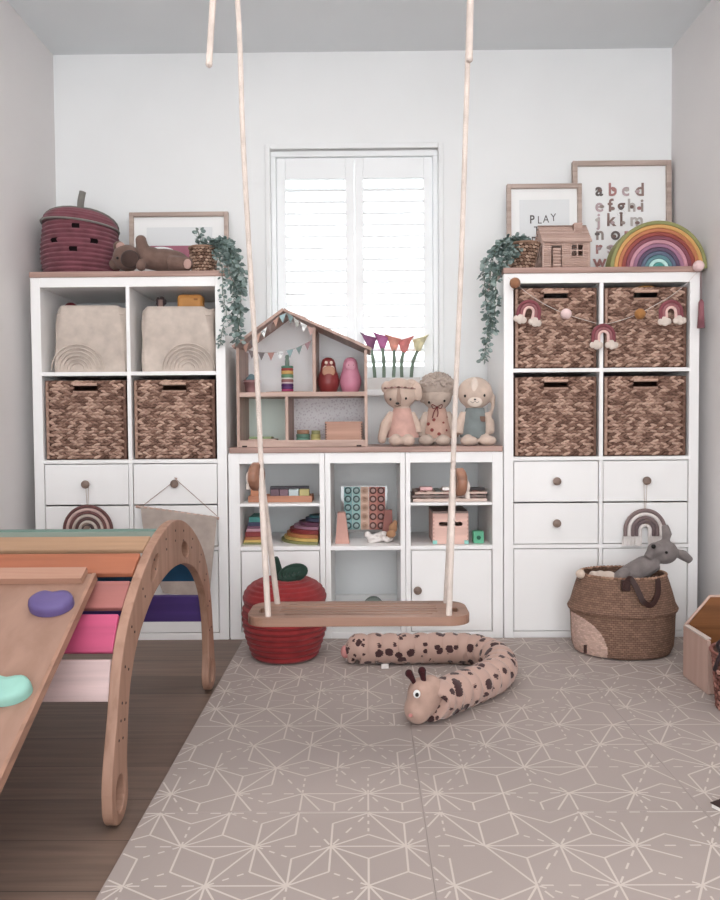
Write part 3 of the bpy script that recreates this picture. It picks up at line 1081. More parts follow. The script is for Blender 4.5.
def vines(parent, paths, rnd, size=0.026, step=0.011, spread=0.011):
    st = MB(); lv = MB()
    for path, sz in paths:
        pts = spline([at(*p) for p in path], 8)
        pts = [p + Vector((rnd.uniform(-1, 1), rnd.uniform(-1, 1), rnd.uniform(-1, 1))) * 0.003 for p in pts]
        st.tube(pts, 0.0014, 5)
        for i in range(len(pts) - 1):
            a, b_ = pts[i], pts[i + 1]
            n = max(1, int((b_ - a).length / step + rnd.random()))
            for k in range(n):
                c = a.lerp(b_, (k + rnd.random()) / n)
                for s in range(3):
                    ang = rnd.uniform(0, 2 * PI)
                    d = Vector((math.cos(ang), math.sin(ang) * 0.8, rnd.uniform(-0.5, 0.45))) + (b_ - a).normalized() * 0.5
                    c2 = c + d.normalized() * rnd.uniform(0, spread)
                    if c2.y < 3.395:
                        leaf(lv, c2, d, size * sz * rnd.uniform(0.7, 1.15), rnd)
    part('stem', st, 'stemg', parent)
    part('leaves', lv, 'leaf', parent)


rnd = random.Random(11)
c = at(204, 271, 3.09); c.z = TB
pl = thing('trailing_plant', 'grey green trailing plant in a wicker pot on the left shelf unit', 'plant', c, 'trailing plants on the shelf units')
wicker_pot(c, 0.048, 0.058, 0.108, pl)
paths = [([(206, 248, 3.09), (214, 240, 3.06), (226, 246, 3.02), (233, 262, 2.975), (237, 290, 2.965), (238, 320, 2.965), (240, 342, 2.965)], 1.0),
         ([(208, 248, 3.09), (222, 242, 3.06), (234, 256, 3.0), (240, 280, 2.97), (241, 310, 2.965), (236, 338, 2.965)], 1.0),
         ([(208, 248, 3.09), (216, 248, 3.05), (226, 258, 3.0), (231, 275, 2.97), (234, 300, 2.965), (233, 325, 2.965)], 0.95),
         ([(210, 250, 3.08), (218, 256, 3.03), (222, 272, 2.97), (223, 295, 2.965), (226, 312, 2.965), (222, 332, 2.965), (221, 345, 2.965)], 0.62),
         ([(204, 246, 3.09), (200, 240, 3.09), (198, 232, 3.09)], 0.75),
         ([(206, 248, 3.09), (216, 244, 3.12), (228, 240, 3.12), (234, 252, 3.10)], 0.9),
         ([(212, 248, 3.09), (230, 250, 3.05), (240, 268, 3.0), (243, 290, 2.98)], 0.9)]
vines(pl, paths, rnd)
c = at(521, 270, 3.10); c.z = TB
pl = thing('trailing_plant', 'grey green trailing plant in a wicker pot on the right shelf unit', 'plant', c, 'trailing plants on the shelf units')
wicker_pot(c, 0.046, 0.060, 0.115, pl, 'pot', 'pot', (0.12, 0))
paths = [([(519, 246, 3.10), (508, 240, 3.07), (496, 248, 3.05), (491, 270, 3.04), (490, 295, 3.04), (490, 320, 3.04), (486, 345, 3.04), (484, 360, 3.04)], 0.9),
         ([(520, 246, 3.10), (506, 243, 3.10), (491, 256, 3.08), (484, 275, 3.08), (486, 300, 3.08), (490, 325, 3.08)], 1.0),
         ([(518, 246, 3.10), (512, 250, 3.05), (502, 262, 3.02), (496, 285, 3.02), (495, 310, 3.02), (492, 330, 3.02)], 0.95),
         ([(523, 244, 3.10), (515, 238, 3.10), (503, 241, 3.10), (494, 252, 3.10)], 1.0),
         ([(520, 246, 3.06), (512, 254, 3.04), (505, 264, 3.02), (498, 272, 3.02)], 1.0),
         ([(526, 244, 3.10), (520, 240, 3.08), (510, 242, 3.05), (502, 254, 3.03)], 0.9)]
vines(pl, paths, rnd)

# ------------------------------------------------------------------ rattan house
hx0, hx1 = at(543, 268, 3.10).x, at(589, 268, 3.10).x
hz = lambda y: at(566, y, 3.10).z
rh = thing('rattan_house', 'small rattan house with chimney in front of the PLAY frame', 'decoration', ((hx0 + hx1) / 2, 3.17, TB))
M['rattan'] = island('rattan_strand', (176, 144, 130), (188, 156, 143), (200, 169, 156), 0.8, 260)
w = MB()
zE = hz(241.5)
nrow = 15
dz = (zE - TB) / nrow
dr = (at(551, 246, 3.1).x, at(561.5, 246, 3.1).x, TB, hz(246))
wn = (at(571, 245, 3.1).x, at(583, 245, 3.1).x, hz(257), hz(244.5))
for i in range(nrow):
    z = TB + (i + 0.5) * dz
    segs = [(hx0, hx1)]
    for (a, b_, z0, z1) in (dr, wn):
        if z0 < z < z1:
            ns = []
            for s0, s1 in segs:
                if a < s1 and b_ > s0:
                    if a > s0: ns.append((s0, a))
                    if b_ < s1: ns.append((b_, s1))
                else: ns.append((s0, s1))
            segs = ns
    for s0, s1 in segs:
        w.tube([(s0, 3.10, z), (s1, 3.10, z)], dz * 0.55, 6)
    w.tube([(hx0, 3.10, z), (hx0, 3.24, z)], dz * 0.55, 6); w.tube([(hx1, 3.10, z), (hx1, 3.24, z)], dz * 0.55, 6); w.tube([(hx0, 3.24, z), (hx1, 3.24, z)], dz * .55, 6)
for x in (hx0, hx1):
    for y in (3.10, 3.24):
        w.tube([(x, y, TB + 0.002), (x, y, zE)], 0.005, 6)
part('wall', w, 'rattan', rh)
rf_ = MB()
zR = hz(222)
for i in range(10):
    t = i / 9
    rf_.tube([(hx0 - 0.006, 3.09 + 0.08 * t, zE + (zR - zE) * t), (hx1 + 0.008, 3.09 + 0.08 * t, zE + (zR - zE) * t)], 0.0048, 6)
    rf_.tube([(hx0 - 0.006, 3.25 - 0.08 * t, zE + (zR - zE) * t), (hx1 + 0.008, 3.25 - 0.08 * t, zE + (zR - zE) * t)], 0.0048, 6)
part('roof', rf_, 'rattan', rh)
ga = MB()
for x in (hx0 + 0.003, hx1 - 0.003):
    ga.loft([[Vector((x + s, 3.10, zE)), Vector((x + s, 3.24, zE)), Vector((x + s, 3.17, zR - 0.006))] for s in (-0.003, 0.003)], 0, False)
part('gable', ga, 'rattan', rh)
ch = MB()
cx0, cx1 = at(575, 230, 3.13).x, at(581.5, 230, 3.13).x
for i in range(7):
    z = zE + 0.03 + i * 0.008
    for (a, b_) in (((cx0, 3.13), (cx1, 3.13)), ((cx0, 3.155), (cx1, 3.155)), ((cx0, 3.13), (cx0, 3.155)), ((cx1, 3.13), (cx1, 3.155))):
        ch.tube([(a[0], a[1], z), (b_[0], b_[1], z)], 0.0048, 6)
part('chimney', ch, 'rattan', rh)
do = MB()
for i in range(8):
    z = TB + 0.006 + i * (dr[3] - TB - 0.008) / 8
    do.tube([(dr[0] + 0.006, 3.094, z), (dr[1] - 0.006, 3.094, z)], 0.0065, 6)
part('door', do, 'rattan', rh)
wf_ = MB()
for x in (wn[0], (wn[0] + wn[1]) / 2, wn[1]):
    wf_.tube([(x, 3.096, wn[2]), (x, 3.096, wn[3])], 0.003, 6)
for z in (wn[2], (wn[2] + wn[3]) / 2, wn[3]):
    wf_.tube([(wn[0], 3.096, z), (wn[1], 3.096, z)], 0.003, 6)
part('window_frame', wf_, 'rattan', rh)

# ------------------------------------------------------------------ wooden rainbow on the right unit
rc = at(655.5, 268, 3.06); rc.z = TB
RO = 47.3 * mpp(3.06)
arcs = [((138, 138, 82), 'olive green', 'outermost arch of the wooden rainbow'), ((206, 152, 84), 'mustard', 'arch just inside the olive outer arch'), ((188, 112, 72), 'orange brown', 'arch inside the mustard arch'), ((150, 66, 58), 'brick red', 'arch inside the orange brown arch'), ((134, 70, 84), 'plum', 'arch inside the brick red arch'),
        ((198, 138, 152), 'pink', 'arch inside the plum arch'), ((158, 108, 136), 'mauve', 'arch inside the pink arch'), ((92, 72, 98), 'dark purple', 'arch inside the mauve arch'), ((92, 104, 128), 'slate blue', 'arch inside the dark purple arch'), ((88, 132, 140), 'dusty teal', 'arch inside the slate blue arch'), ((176, 220, 214), 'pale aqua', 'arch inside the dusty teal arch'), ((70, 150, 142), 'turquoise', 'arch around the green core')]
NA = 12.6
th = RO / NA
for i, (cc, nm, where) in enumerate(arcs):
    ro, ri = RO - i * th, RO - (i + 1) * th + 0.0009
    n = 36
    A0 = [(rc.x + ro * math.cos(PI * k / n), TB + 0.0003 + ro * 0.985 * math.sin(PI * k / n)) for k in range(n + 1)]
    A1 = [(rc.x + ri * math.cos(PI * k / n), TB + 0.0003 + ri * 0.985 * math.sin(PI * k / n)) for k in range(n + 1)]
    mb = MB()
    ya, yb = 3.025, 3.095
    bv = 0.0015
    rings = []
    for (o_, y_) in ((A0, ya + bv), (A0, yb), (A1, yb), (A1, ya + bv), ([(p[0] + (q[0] - p[0]) * .88, p[1] + (q[1] - p[1]) * .88) for p, q in zip(A0, A1)], ya), ([(p[0] + (q[0] - p[0]) * .12, p[1] + (q[1] - p[1]) * .12) for p, q in zip(A0, A1)], ya)):
        rings.append([Vector((p[0], y_, p[1])) for p in o_])
    rings.append(rings[0])
    mb.loft(rings, 0, False, False, False, False)
    for e in (0, n):
        mb.raw([r[e] for r in rings[:-1]], [[0, 1, 2, 3, 4, 5]], 0)
    solo('rainbow_arch', mb, paint(cc), nm + ' ' + where, 'toy arch', 'arches of the wooden rainbow')
ro = RO - 12 * th
solo('rainbow_core', MB().prism([(rc.x + ro * math.cos(PI * k / 20), TB + 0.0003 + ro * math.sin(PI * k / 20)) for k in range(21)], 3.025, 3.095), paint((44, 122, 108)), 'green half round core in the middle of the wooden rainbow', 'toy arch')

# ------------------------------------------------------------------ garland on the right unit
gy = F - 0.012
g0 = at(300, 300, gy)
ga = thing('felt_garland', 'felt garland of rainbows and balls strung across the right shelf unit', 'garland', at(602, 300, gy))
gp = [(508, 277), (515, 283), (530, 295), (548, 306), (566, 314), (585, 320), (603, 324), (622, 320), (640, 313), (657, 304), (671, 296), (686, 284), (698, 271)]
part('string', MB().tube(spline([at(x, y, gy) for x, y in gp], 4), 0.0011, 5), felt((222, 212, 206)), ga)
for (x, y, c, nm) in ((515, 283, (158, 108, 78), 'brown felt ball'), (566, 314, (232, 200, 198), 'pale pink felt ball'), (640, 314, (182, 122, 66), 'mustard felt ball'), (698.5, 266, (230, 196, 194), 'pink felt ball at the right end')):
    part('felt_ball', MB().ell(at(x, y, gy - 0.018), 5.4 * mpp(gy)), felt(c), ga, nm)
part('tassel', MB().tube([at(701, 272, gy - .018), at(701, 300, gy - .018)], 0.001, 5).lathe([(0.003, 0.11), (0.010, 0.098), (0.011, 0.06), (0.014, 0.0), (0.0, 0.002)], at(701, 328, gy - .018), 14), felt((150, 92, 100)), ga, 'plum tassel at the right end')


def felt_rainbow(px, pyb, tilt, parent, k=1.0):
    """small macrame rainbow with two cloud tufts; (px,pyb) foot centre"""
    Y = gy - 0.006
    s = mpp(Y) * k
    T = Matrix.Translation(at(px, pyb, Y)) @ RY(tilt).to_4x4()
    rb = None
    for i, (r, c, t) in enumerate(((10.4, (140, 74, 82), 1.9), (7.3, (158, 100, 104), 1.7), (4.6, (232, 190, 182), 1.5))):
        pts = [(r * s, 0, -8 * s)] + [(r * s * math.cos(PI * q / 14), 0, r * s * math.sin(PI * q / 14)) for q in range(15)] + [(-r * s, 0, -8 * s)]
        m = MB().tube([T @ Vector(p) for p in pts], t * s, 8)
        o = part('felt_rainbow' if rb is None else 'arc', m, felt(c), rb or parent)
        rb = rb or o
    cl = MB()
    for sx in (-7.5, 7.5):
        for (dx, dz, r) in ((-3.5, 0, 3.2), (0, 1.2, 4.0), (3.6, -0.2, 3.4), (0.5, -1.2, 3.4)):
            cl.ell(T @ Vector(((sx + dx) * s, -0.004, (-9 + dz) * s)), (r * s, 0.006, r * s), None, 0, 10, 8)
    part('cloud', cl, felt((216, 200, 188)), rb, 'cream cloud tufts')


felt_rainbow(529, 312, 12, ga); felt_rainbow(603.5, 336, 0, ga); felt_rainbow(671, 312, -4, ga)

# ------------------------------------------------------------------ hangings on the knobs
def hanging_rainbow(px, py, R, cols_, fringe, label, kx, ky):
    Y = F - 0.012
    s = mpp(Y)
    c = at(px, py, Y)
    u = thing('rainbow_hanging', label, 'wall hanging', c, 'macrame rainbows hung on drawer knobs')
    kp = at(kx, ky, F - 0.01)
    part('loop', MB().tube(spline([kp + Vector((-0.006, 0, 0.004)), kp + Vector((0, -.001, 0.014)), kp + Vector((0.006, 0, 0.004)), c + Vector((0.002, 0, R * s)), c + Vector((-0.002, 0, R * s)), kp + Vector((-0.006, 0, 0.004))], 6), 0.0013, 5), felt((200, 184, 174)), u)
    n = len(cols_)
    t = R * 0.86 / n
    for i, cc in enumerate(cols_):
        r = R - (i + 0.5) * t
        leg = 6.0 * s
        pts = [(r * s, 0, -leg)] + [(r * s * math.cos(PI * k / 24), 0, r * s * math.sin(PI * k / 24)) for k in range(25)] + [(-r * s, 0, -leg)]
        part('arc', MB().tube([c + Vector(p) for p in pts], t * s * 0.53, 8), felt(cc), u)
    fr = MB()
    rndf = random.Random(2)
    for i in range(n):
        r = R - (i + 0.5) * t
        for sx in (-1, 1):
            for k in range(7):
                x0 = sx * r * s + (k - 3) * t * s * 0.15
                fr.tube([c + Vector((x0, rndf.uniform(-.003, .003), -5.5 * s)), c + Vector((x0 * 1.06, rndf.uniform(-.004, .002), -(5.5 + fringe) * s + rndf.uniform(-.002, .002)))], 0.0016, 4)
    part('fringe', fr, 'white_f', u, 'cream fringe')
    return u


hanging_rainbow(88, 530, 25.5, [(112, 74, 72), (206, 170, 164), (118, 78, 76), (200, 180, 170), (104, 76, 74), (206, 190, 180), (80, 66, 66)], 14, 'striped rainbow hanging from a left shelf unit knob behind the climber', 87, 485)
hanging_rainbow(645, 530, 21.5, [(132, 112, 110), (226, 216, 212), (126, 106, 106), (110, 92, 94), (228, 218, 214)], 10, 'grey and cream rainbow hanging from a knob above the belly basket', 645.5, 482.5)
# canvas banner on a dowel
Y = F - 0.024
u = thing('canvas_banner', 'plain beige canvas banner hanging crooked on a cord from a drawer knob', 'wall hanging', at(178, 512, Y))
kp = at(176, 481.5, F - 0.008)
part('cord', MB().tube(spline([at(140, 508, Y), kp + Vector((-0.008, 0, 0.001)), kp + Vector((0, 0, 0.012)), kp + Vector((0.008, 0, 0.001)), at(217, 516, Y)], 6), 0.0014, 5), felt((170, 140, 128)), u)
part('dowel', MB().tube([at(136, 506.5, Y), at(219, 518.5, Y)], 0.0058, 10), 'oak', u)
rings = []
for i in range(20):
    t = i / 19
    L_ = at(141 + (205 - 141) * max(0, t - 0.0) ** 1.6 * 0.35, 508 + 84 * t, Y - 0.007)
    R_ = at(217 - 7 * t, 517.5 + 80 * t, Y - 0.007)
    row = []
    for k in range(13):
        p = L_.lerp(R_, k / 12)
        row.append(p + Vector((0, 0.004 * math.sin(k * 0.9 + t * 2) * t - 0.012 * t, 0)))
    rings.append(row)
cb = MB().loft(rings, 0, True, False, False, False)
cb.loft([[p + Vector((0, 0.002, 0)) for p in r] for r in rings], 0, True, False, False, False)
for k in range(12):
    t0 = 0.06 + k * 0.075
    a = at(136, 506.5, Y).lerp(at(219, 518.5, Y), t0); b_ = at(136, 506.5, Y).lerp(at(219, 518.5, Y), t0 + 0.03)
    cb.tube([a, b_], 0.0068, 8)
part('canvas', cb, felt((178, 162, 152)), u)

# ------------------------------------------------------------------ dollhouse
DY0, DY1 = 3.02, 3.27
dX = lambda px, Y=DY0: at(px, 400, Y).x
dZ = lambda py, px=300, Y=DY0: at(px, py, Y).z
hx0, hx1 = dX(236.5), dX(367.5)
zb, zf0, zf1 = ZD, dZ(396.5), dZ(392)
xp, zp = dX(284.5), dZ(311)
zel, zer = dZ(346), dZ(349, 360)
tk = 0.012
dh = thing('dollhouse', 'open wooden dollhouse with a pointed roof on the low shelf unit', 'dollhouse', ((hx0 + hx1) / 2, (DY0 + DY1) / 2, ZD))
part('side_wall', MB().box((hx0, DY0, zb), (hx0 + tk, DY1, zel - 0.004), 0.001), 'oakz', dh)
part('side_wall', MB().box((hx1 - tk, DY0, zb), (hx1, DY1, zer - 0.002), 0.001), 'oakz', dh)
zroof = lambda x: (zel + (zp - zel) * (x - hx0) / (xp - hx0)) if x < xp else (zer + (zp - zer) * (hx1 - x) / (hx1 - xp))
part('floor_board', MB().box((hx0 + tk, DY0, zf0), (hx1 - tk, DY1, zf1), 0.001), 'oak', dh)
part('floor_board', MB().box((hx0 + tk, DY0, zb + 0.0005), (hx1 - tk, DY1, zb + 0.018), 0.001), 'oak', dh)
xd = dX(314.5)
part('partition', MB().box((xd - 0.007, DY0 + 0.002, zf1), (xd + 0.006, DY1, zroof(xd) - 0.008), 0.001), 'oakz', dh)
xd2 = dX(286.5)
part('partition', MB().box((xd2 - 0.006, DY0 + 0.002, zb + 0.018), (xd2 + 0.006, DY1, zf0), 0.001), 'oakz', dh)
def slab(p, q, ext0, ext1, t):
    p = Vector(p); q = Vector(q); d = (q - p).normalized(); n = Vector((-d.y, d.x))
    if n.y < 0: n = -n
    p = p - d * ext0; q = q + d * ext1
    return [(p.x, p.y), (q.x, q.y), (q.x + n.x * t, q.y + n.y * t), (p.x + n.x * t, p.y + n.y * t)]
part('roof_panel', MB().prism(slab((hx0, zel), (xp, zp), 0.012, 0.004, 0.011), DY0 - 0.008, DY1 + 0.005), 'oaky', dh)
part('roof_panel', MB().prism(slab((xp, zp), (hx1, zer), 0.002, 0.014, 0.011), DY0 - 0.008, DY1 + 0.005), 'oaky', dh)
yb = DY1 - 0.006
M['dwhite'] = plain('dollhouse_white', (250, 250, 251), 0.7, 0.01)
part('back_panel', MB().prism([(hx0 + tk, zf1), (xd, zf1), (xd, zroof(xd)), (xp, zp), (hx0 + tk, zroof(hx0 + tk))], yb, yb + 0.005), 'dwhite', dh)
bp_ = MB().prism([(xd + 0.002, zf1), (hx1 - tk, zf1), (hx1 - tk, zroof(hx1 - tk)), (xd + 0.002, zroof(xd))], yb, yb + 0.005)
for k in range(1, 6):
    z = zf1 + k * 0.032
    if z < zer + 0.03:
        bp_.box((xd + 0.006, yb - 0.0022, z), (hx1 - tk - 0.001, yb, z + 0.0295), 0.001)
part('back_panel', bp_, 'dwhite', dh, 'white clapboard back wall')
part('back_panel', MB().box((hx0 + tk, yb, zb + 0.018), (xd2 - .001, yb + 0.005, zf0)), 'mint_panel', dh, 'pale mint back wall')
m, nt, b = _new('speckled_paper')
tc = N(nt, 'ShaderNodeTexCoord'); vo = N(nt, 'ShaderNodeTexVoronoi', Scale=95.0)
nt.links.new(tc.outputs['Object'], vo.inputs['Vector'])
rp = ramp(nt, [(0.0, lin((206, 196, 206))), (0.28, lin((226, 218, 222))), (0.45, lin((240, 236, 238)))])
nt.links.new(vo.outputs['Distance'], rp.inputs['Fac']); nt.links.new(rp.outputs['Color'], b.inputs['Base Color']); b.inputs['Roughness'].default_value = 0.8
M['speckle'] = m
part('back_panel', MB().box((xd2 + .001, yb, zb + 0.018), (hx1 - tk, yb + 0.005, zf0)), 'speckle', dh, 'speckled pink wallpaper back wall')
# the open lower frame that the house stands on
rl = MB()
rl.box((hx0 + tk, DY0 - 0.001, zb + 0.018), (hx1 - tk, DY0 + 0.008, zb + 0.028), 0.001)
part('front_rail', rl, 'oak', dh)
ft = MB()
for x in (hx0 + 0.03, hx1 - 0.035):
    ft.box((x - 0.010, DY0 - 0.0012, zb + 0.0005), (x + 0.010, DY0 + 0.03, zb + 0.007), 0.001)
part('foot', ft, 'dark', dh, 'dark feet')
part('chimney', MB().box((dX(297), 3.10, zroof(dX(297)) - 0.002), (dX(304.5), 3.13, dZ(312)), 0.001), 'dwhite', dh, 'white chimney')

# bunting
def bunting(pts, label, cols_, size, hang=True):
    Y = DY0 - 0.013
    P = spline([at(x, y, Y) for x, y in pts], 6)
    u = thing('bunting', label, 'bunting', P[len(P) // 2], 'buntings on the dollhouse')
    part('string', MB().tube(P, 0.0009, 5), felt((150, 136, 130)), u)
    L = [0]
    for i in range(1, len(P)):
        L.append(L[-1] + (P[i] - P[i - 1]).length)
    n = len(cols_)
    for k, c in enumerate(cols_):
        s = L[-1] * (k + 0.5) / n
        i = max(j for j in range(len(P) - 1) if L[j] <= s)
        d = (P[i + 1] - P[i]).normalized()
        p = P[i].lerp(P[i + 1], (s - L[i]) / (L[i + 1] - L[i]))
        a, b_ = p - d * size * 0.5, p + d * size * 0.5
        t = p + Vector((0, 0, -size * 1.12))
        m = MB().loft([[a + Vector((0, y, 0)), b_ + Vector((0, y, 0)), t + Vector((0, y, 0))] for y in (-0.0008, 0.0008)], 0, False)
        mats = [felt(c)]
        if c == (236, 236, 234):
            mats.append('black')
            ctr = (a + b_ + t) / 3
            for e in range(4):
                m.box(ctr + Vector((-0.008 + e * 0.005, -0.0014, -0.003 + 0.003 * (e % 2))), ctr + Vector((-0.006 + e * 0.005, -0.0008, 0.008 - 0.001 * e)), 0, 1)
        part('flag', m, mats, u)
    return u


bc = [(178, 136, 120), (118, 104, 104), (188, 148, 132), (236, 236, 234), (132, 112, 108), (182, 140, 124), (152, 176, 178), (124, 146, 146), (178, 178, 172), (236, 236, 234), (196, 160, 152)]
bunting([(243, 347), (262, 331), (284, 314), (300, 322), (314, 329)], 'bunting of tiny pennants pinned along the dollhouse roof edge', bc, 0.030)
bunting([(247, 350), (262, 352.5), (278, 352), (296, 348), (312, 340)], 'lower bunting hanging across the upper dollhouse room', [(120, 108, 108), (112, 104, 104), (170, 124, 116), (236, 236, 234), (132, 158, 160), (120, 138, 136), (150, 118, 122)], 0.028)

# dollhouse contents
def dpt(px, py, Y):
    return at(px, py, Y)
ZF = zf1 + 0.0006
YC = 3.09
c = dpt(287.5, 390, YC)
stk = thing('stacking_toy', 'tower of colourful stacked rings with a peg inside the dollhouse', 'toy', (c.x, YC, ZF + 0.004))
cols_ = [((168, 52, 100), .010), ((88, 52, 108), .010), ((84, 44, 96), .012), ((214, 196, 206), .006), ((152, 98, 96), .012), ((222, 226, 214), .006), ((100, 140, 104), .014), ((214, 166, 92), .014), ((178, 66, 62), .010), ((86, 134, 112), .010)]
z = ZF + 0.004
for cc, h in cols_:
    part('ring', MB().lathe([(0.0, 0), (0.0225, 0), (0.0245, 0.0015), (0.0245, h - 0.0015), (0.0225, h), (0, h)], (c.x, YC, z), 20, 0, 1, 1, False, False), paint(cc), stk)
    z += h
part('peg', MB().lathe([(0.009, 0), (0.009, 0.02), (0.007, 0.03), (0.0095, 0.036), (0.006, 0.044), (0, 0.045)], (c.x, YC, z), 14), paint((112, 130, 118)), stk)
solo('doll_rug', MB().lathe([(0.097, 0), (0.099, 0.0015), (0.097, 0.003)], (dpt(290, 391, YC).x, YC, ZF), 40, 0, 1, 0.55), fabric('jute', (170, 132, 112)), 'oval brown rug under the ring tower in the dollhouse', 'rug')
# mauve tub with teal cloth
c = dpt(252, 390, 3.10)
tub = thing('toy_tub', 'mauve tub holding a teal cloth in the left corner of the dollhouse', 'toy', (c.x, 3.10, ZF))
part('tub', MB().lathe([(0.026, 0.001), (0.031, 0.04), (0.034, 0.04), (0.034, 0.052), (0.028, 0.052), (0.024, 0.03)], (c.x, 3.10, ZF), 28), paint((150, 108, 108)), tub)
tm = MB()
for dx, dz, r in ((-0.006, 0.055, 0.02), (0.01, 0.06, 0.018), (-0.002, 0.07, 0.012), (0.02, 0.053, 0.013)):
    tm.ell((c.x + dx, 3.10, ZF + dz), (r, r * .8, r * .7))
part('cloth', blob(tm, 0.003, 3), felt((104, 128, 136)), tub, 'teal cloth')
# nesting dolls
nprof = [(a * 1.06, b_ * 1.05) for a, b_ in [(0.028, 0.0), (0.033, 0.004), (0.041, 0.03), (0.0425, 0.046), (0.038, 0.066), (0.0315, 0.084), (0.029, 0.098), (0.0275, 0.112), (0.022, 0.126), (0.012, 0.1335), (0.0, 0.1355)]]
Yn = 3.10
c = dpt(328.5, 391, Yn)
nd = thing('nesting_doll', 'dark red nesting doll with a painted owl face in the dollhouse', 'nesting doll', (c.x, Yn, ZF), 'nesting dolls in the dollhouse')
part('body', MB().lathe(nprof, (c.x, Yn, ZF), 32), paint((132, 46, 46), 0.3), nd)
def on_doll(mb, cx, px, py, rx, rz, mi):
    p = at(px, py, Yn - 0.037)
    z = p.z - ZF
    r = max(0.0, next((a[0] + (b_[0] - a[0]) * (z - a[1]) / (b_[1] - a[1]) for a, b_ in zip(nprof, nprof[1:]) if a[1] <= z <= b_[1]), 0.02))
    dx = p.x - cx
    y = Yn - math.sqrt(max(1e-5, r * r - dx * dx))
    mb.ell((p.x, y, p.z), (rx * mpp(3.06), 0.0035 if mi == 0 else 0.006, rz * mpp(3.06)), RZ(-math.degrees(math.asin(max(-1, min(1, dx / r)))) * -1), mi, 14, 10)
fc = MB()
on_doll(fc, c.x, 328.7, 371.5, 6.8, 5.6, 0)
for sx in (-3.3, 3.3):
    on_doll(fc, c.x, 328.7 + sx, 369.5, 3.0, 4.0, 1)
on_doll(fc, c.x, 326, 362.5, 1.7, 1.8, 1); on_doll(fc, c.x, 331.2, 362.5, 1.7, 1.8, 1)
part('face', fc, [paint((176, 124, 96)), paint((226, 208, 190))], nd, 'painted owl face')
c = dpt(350.5, 391, Yn)
nd = thing('nesting_doll', 'plain pink nesting doll beside the dark red one', 'nesting doll', (c.x, Yn, ZF), 'nesting dolls in the dollhouse')
part('body', MB().lathe(nprof, (c.x, Yn, ZF), 32), paint((198, 122, 146), 0.3), nd)
fc = MB()
on_doll(fc, c.x, 350.5, 365.5, 5.2, 4.8, 0); on_doll(fc, c.x, 348.8, 365, 0.6, 0.8, 1); on_doll(fc, c.x, 353, 365, 0.6, 0.8, 1)
part('face', fc, [paint((208, 140, 158)), 'black'], nd, 'small painted face')
# lower rooms
ZL = zb + 0.0186
def dbox(px0, px1, pyt, Y, dpt_, z0=ZL):
    a = at(px0, 430, Y); b_ = at(px1, 430, Y); t = at((px0 + px1) / 2, pyt, Y).z
    return (a.x, Y, z0), (b_.x, Y + dpt_, t)
lo, hi = dbox(248, 276, 437.5, 3.09, 0.09)
tb = thing('toy_bed', 'flat low toy bed with a green cover in the mint dollhouse room', 'toy furniture', ((lo[0] + hi[0]) / 2, 3.13, ZL))
part('bed_base', MB().box(lo, (hi[0], hi[1], hi[2] - 0.006), 0.001), 'oak', tb)
part('cover', MB().box((lo[0] + 0.004, lo[1] - 0.001, hi[2] - 0.006), (hi[0] - 0.02, hi[1], hi[2] + 0.003), 0.002), felt((140, 160, 116)), tb)
for (px, w_, pyt, cs, lab) in ((302.5, 7.0, 430, ((98, 146, 128), (86, 120, 104), (150, 110, 84)), 'green stack of toy rings left of the wooden crate in the dollhouse'), (315.5, 4.9, 430.5, ((186, 178, 112), (160, 150, 90), (130, 130, 84)), 'small yellow green stack of toy rings beside the wooden crate')):
    c = at(px, 440, 3.06)
    u = thing('ring_stack', lab, 'toy', (c.x, 3.06 + w_ * .004, ZL), 'ring stacks in the dollhouse')
    zt = at(px, pyt, 3.06).z
    hh = (zt - ZL) / 3
    for k, cc in enumerate(cs):
        r = w_ * mpp(3.06) * (1 if k < 2 else 0.9)
        part('ring', MB().lathe([(0, 0), (r * .94, 0), (r, hh * .2), (r, hh * .8), (r * .94, hh), (0, hh)], (c.x, 3.06 + w_ * .004, ZL + k * hh), 24, 0, 1, 1, False, False), paint(cc), u)
lo, hi = dbox(325, 362.5, 421.5, 3.06, 0.10)
cr = thing('toy_crate', 'plain wooden toy crate with dovetailed corners in the dollhouse', 'toy box', ((lo[0] + hi[0]) / 2, 3.11, ZL))
cb = MB()
t = 0.006
cb.box(lo, (hi[0], lo[1] + t, hi[2]), 0.001); cb.box((lo[0], hi[1] - t, lo[2]), hi, 0.001); cb.box((lo[0], lo[1] + t, lo[2]), (lo[0] + t, hi[1] - t, hi[2]), 0.001); cb.box((hi[0] - t, lo[1] + t, lo[2]), (hi[0], hi[1] - t, hi[2]), 0.001); cb.box((lo[0] + t, lo[1] + t, lo[2]), (hi[0] - t, hi[1] - t, lo[2] + t))
for sx in (lo[0], hi[0] - t):
    for k in range(7):
        z = lo[2] + 0.006 + k * (hi[2] - lo[2] - 0.01) / 7
        cb.box((sx, lo[1] - 0.0006, z), (sx + t, lo[1] + 0.001, z + 0.006), 0, 1)
part('body', cb, [wood('crate_wood', (186, 138, 116), (170, 122, 100), 'X'), 'dark'], cr)

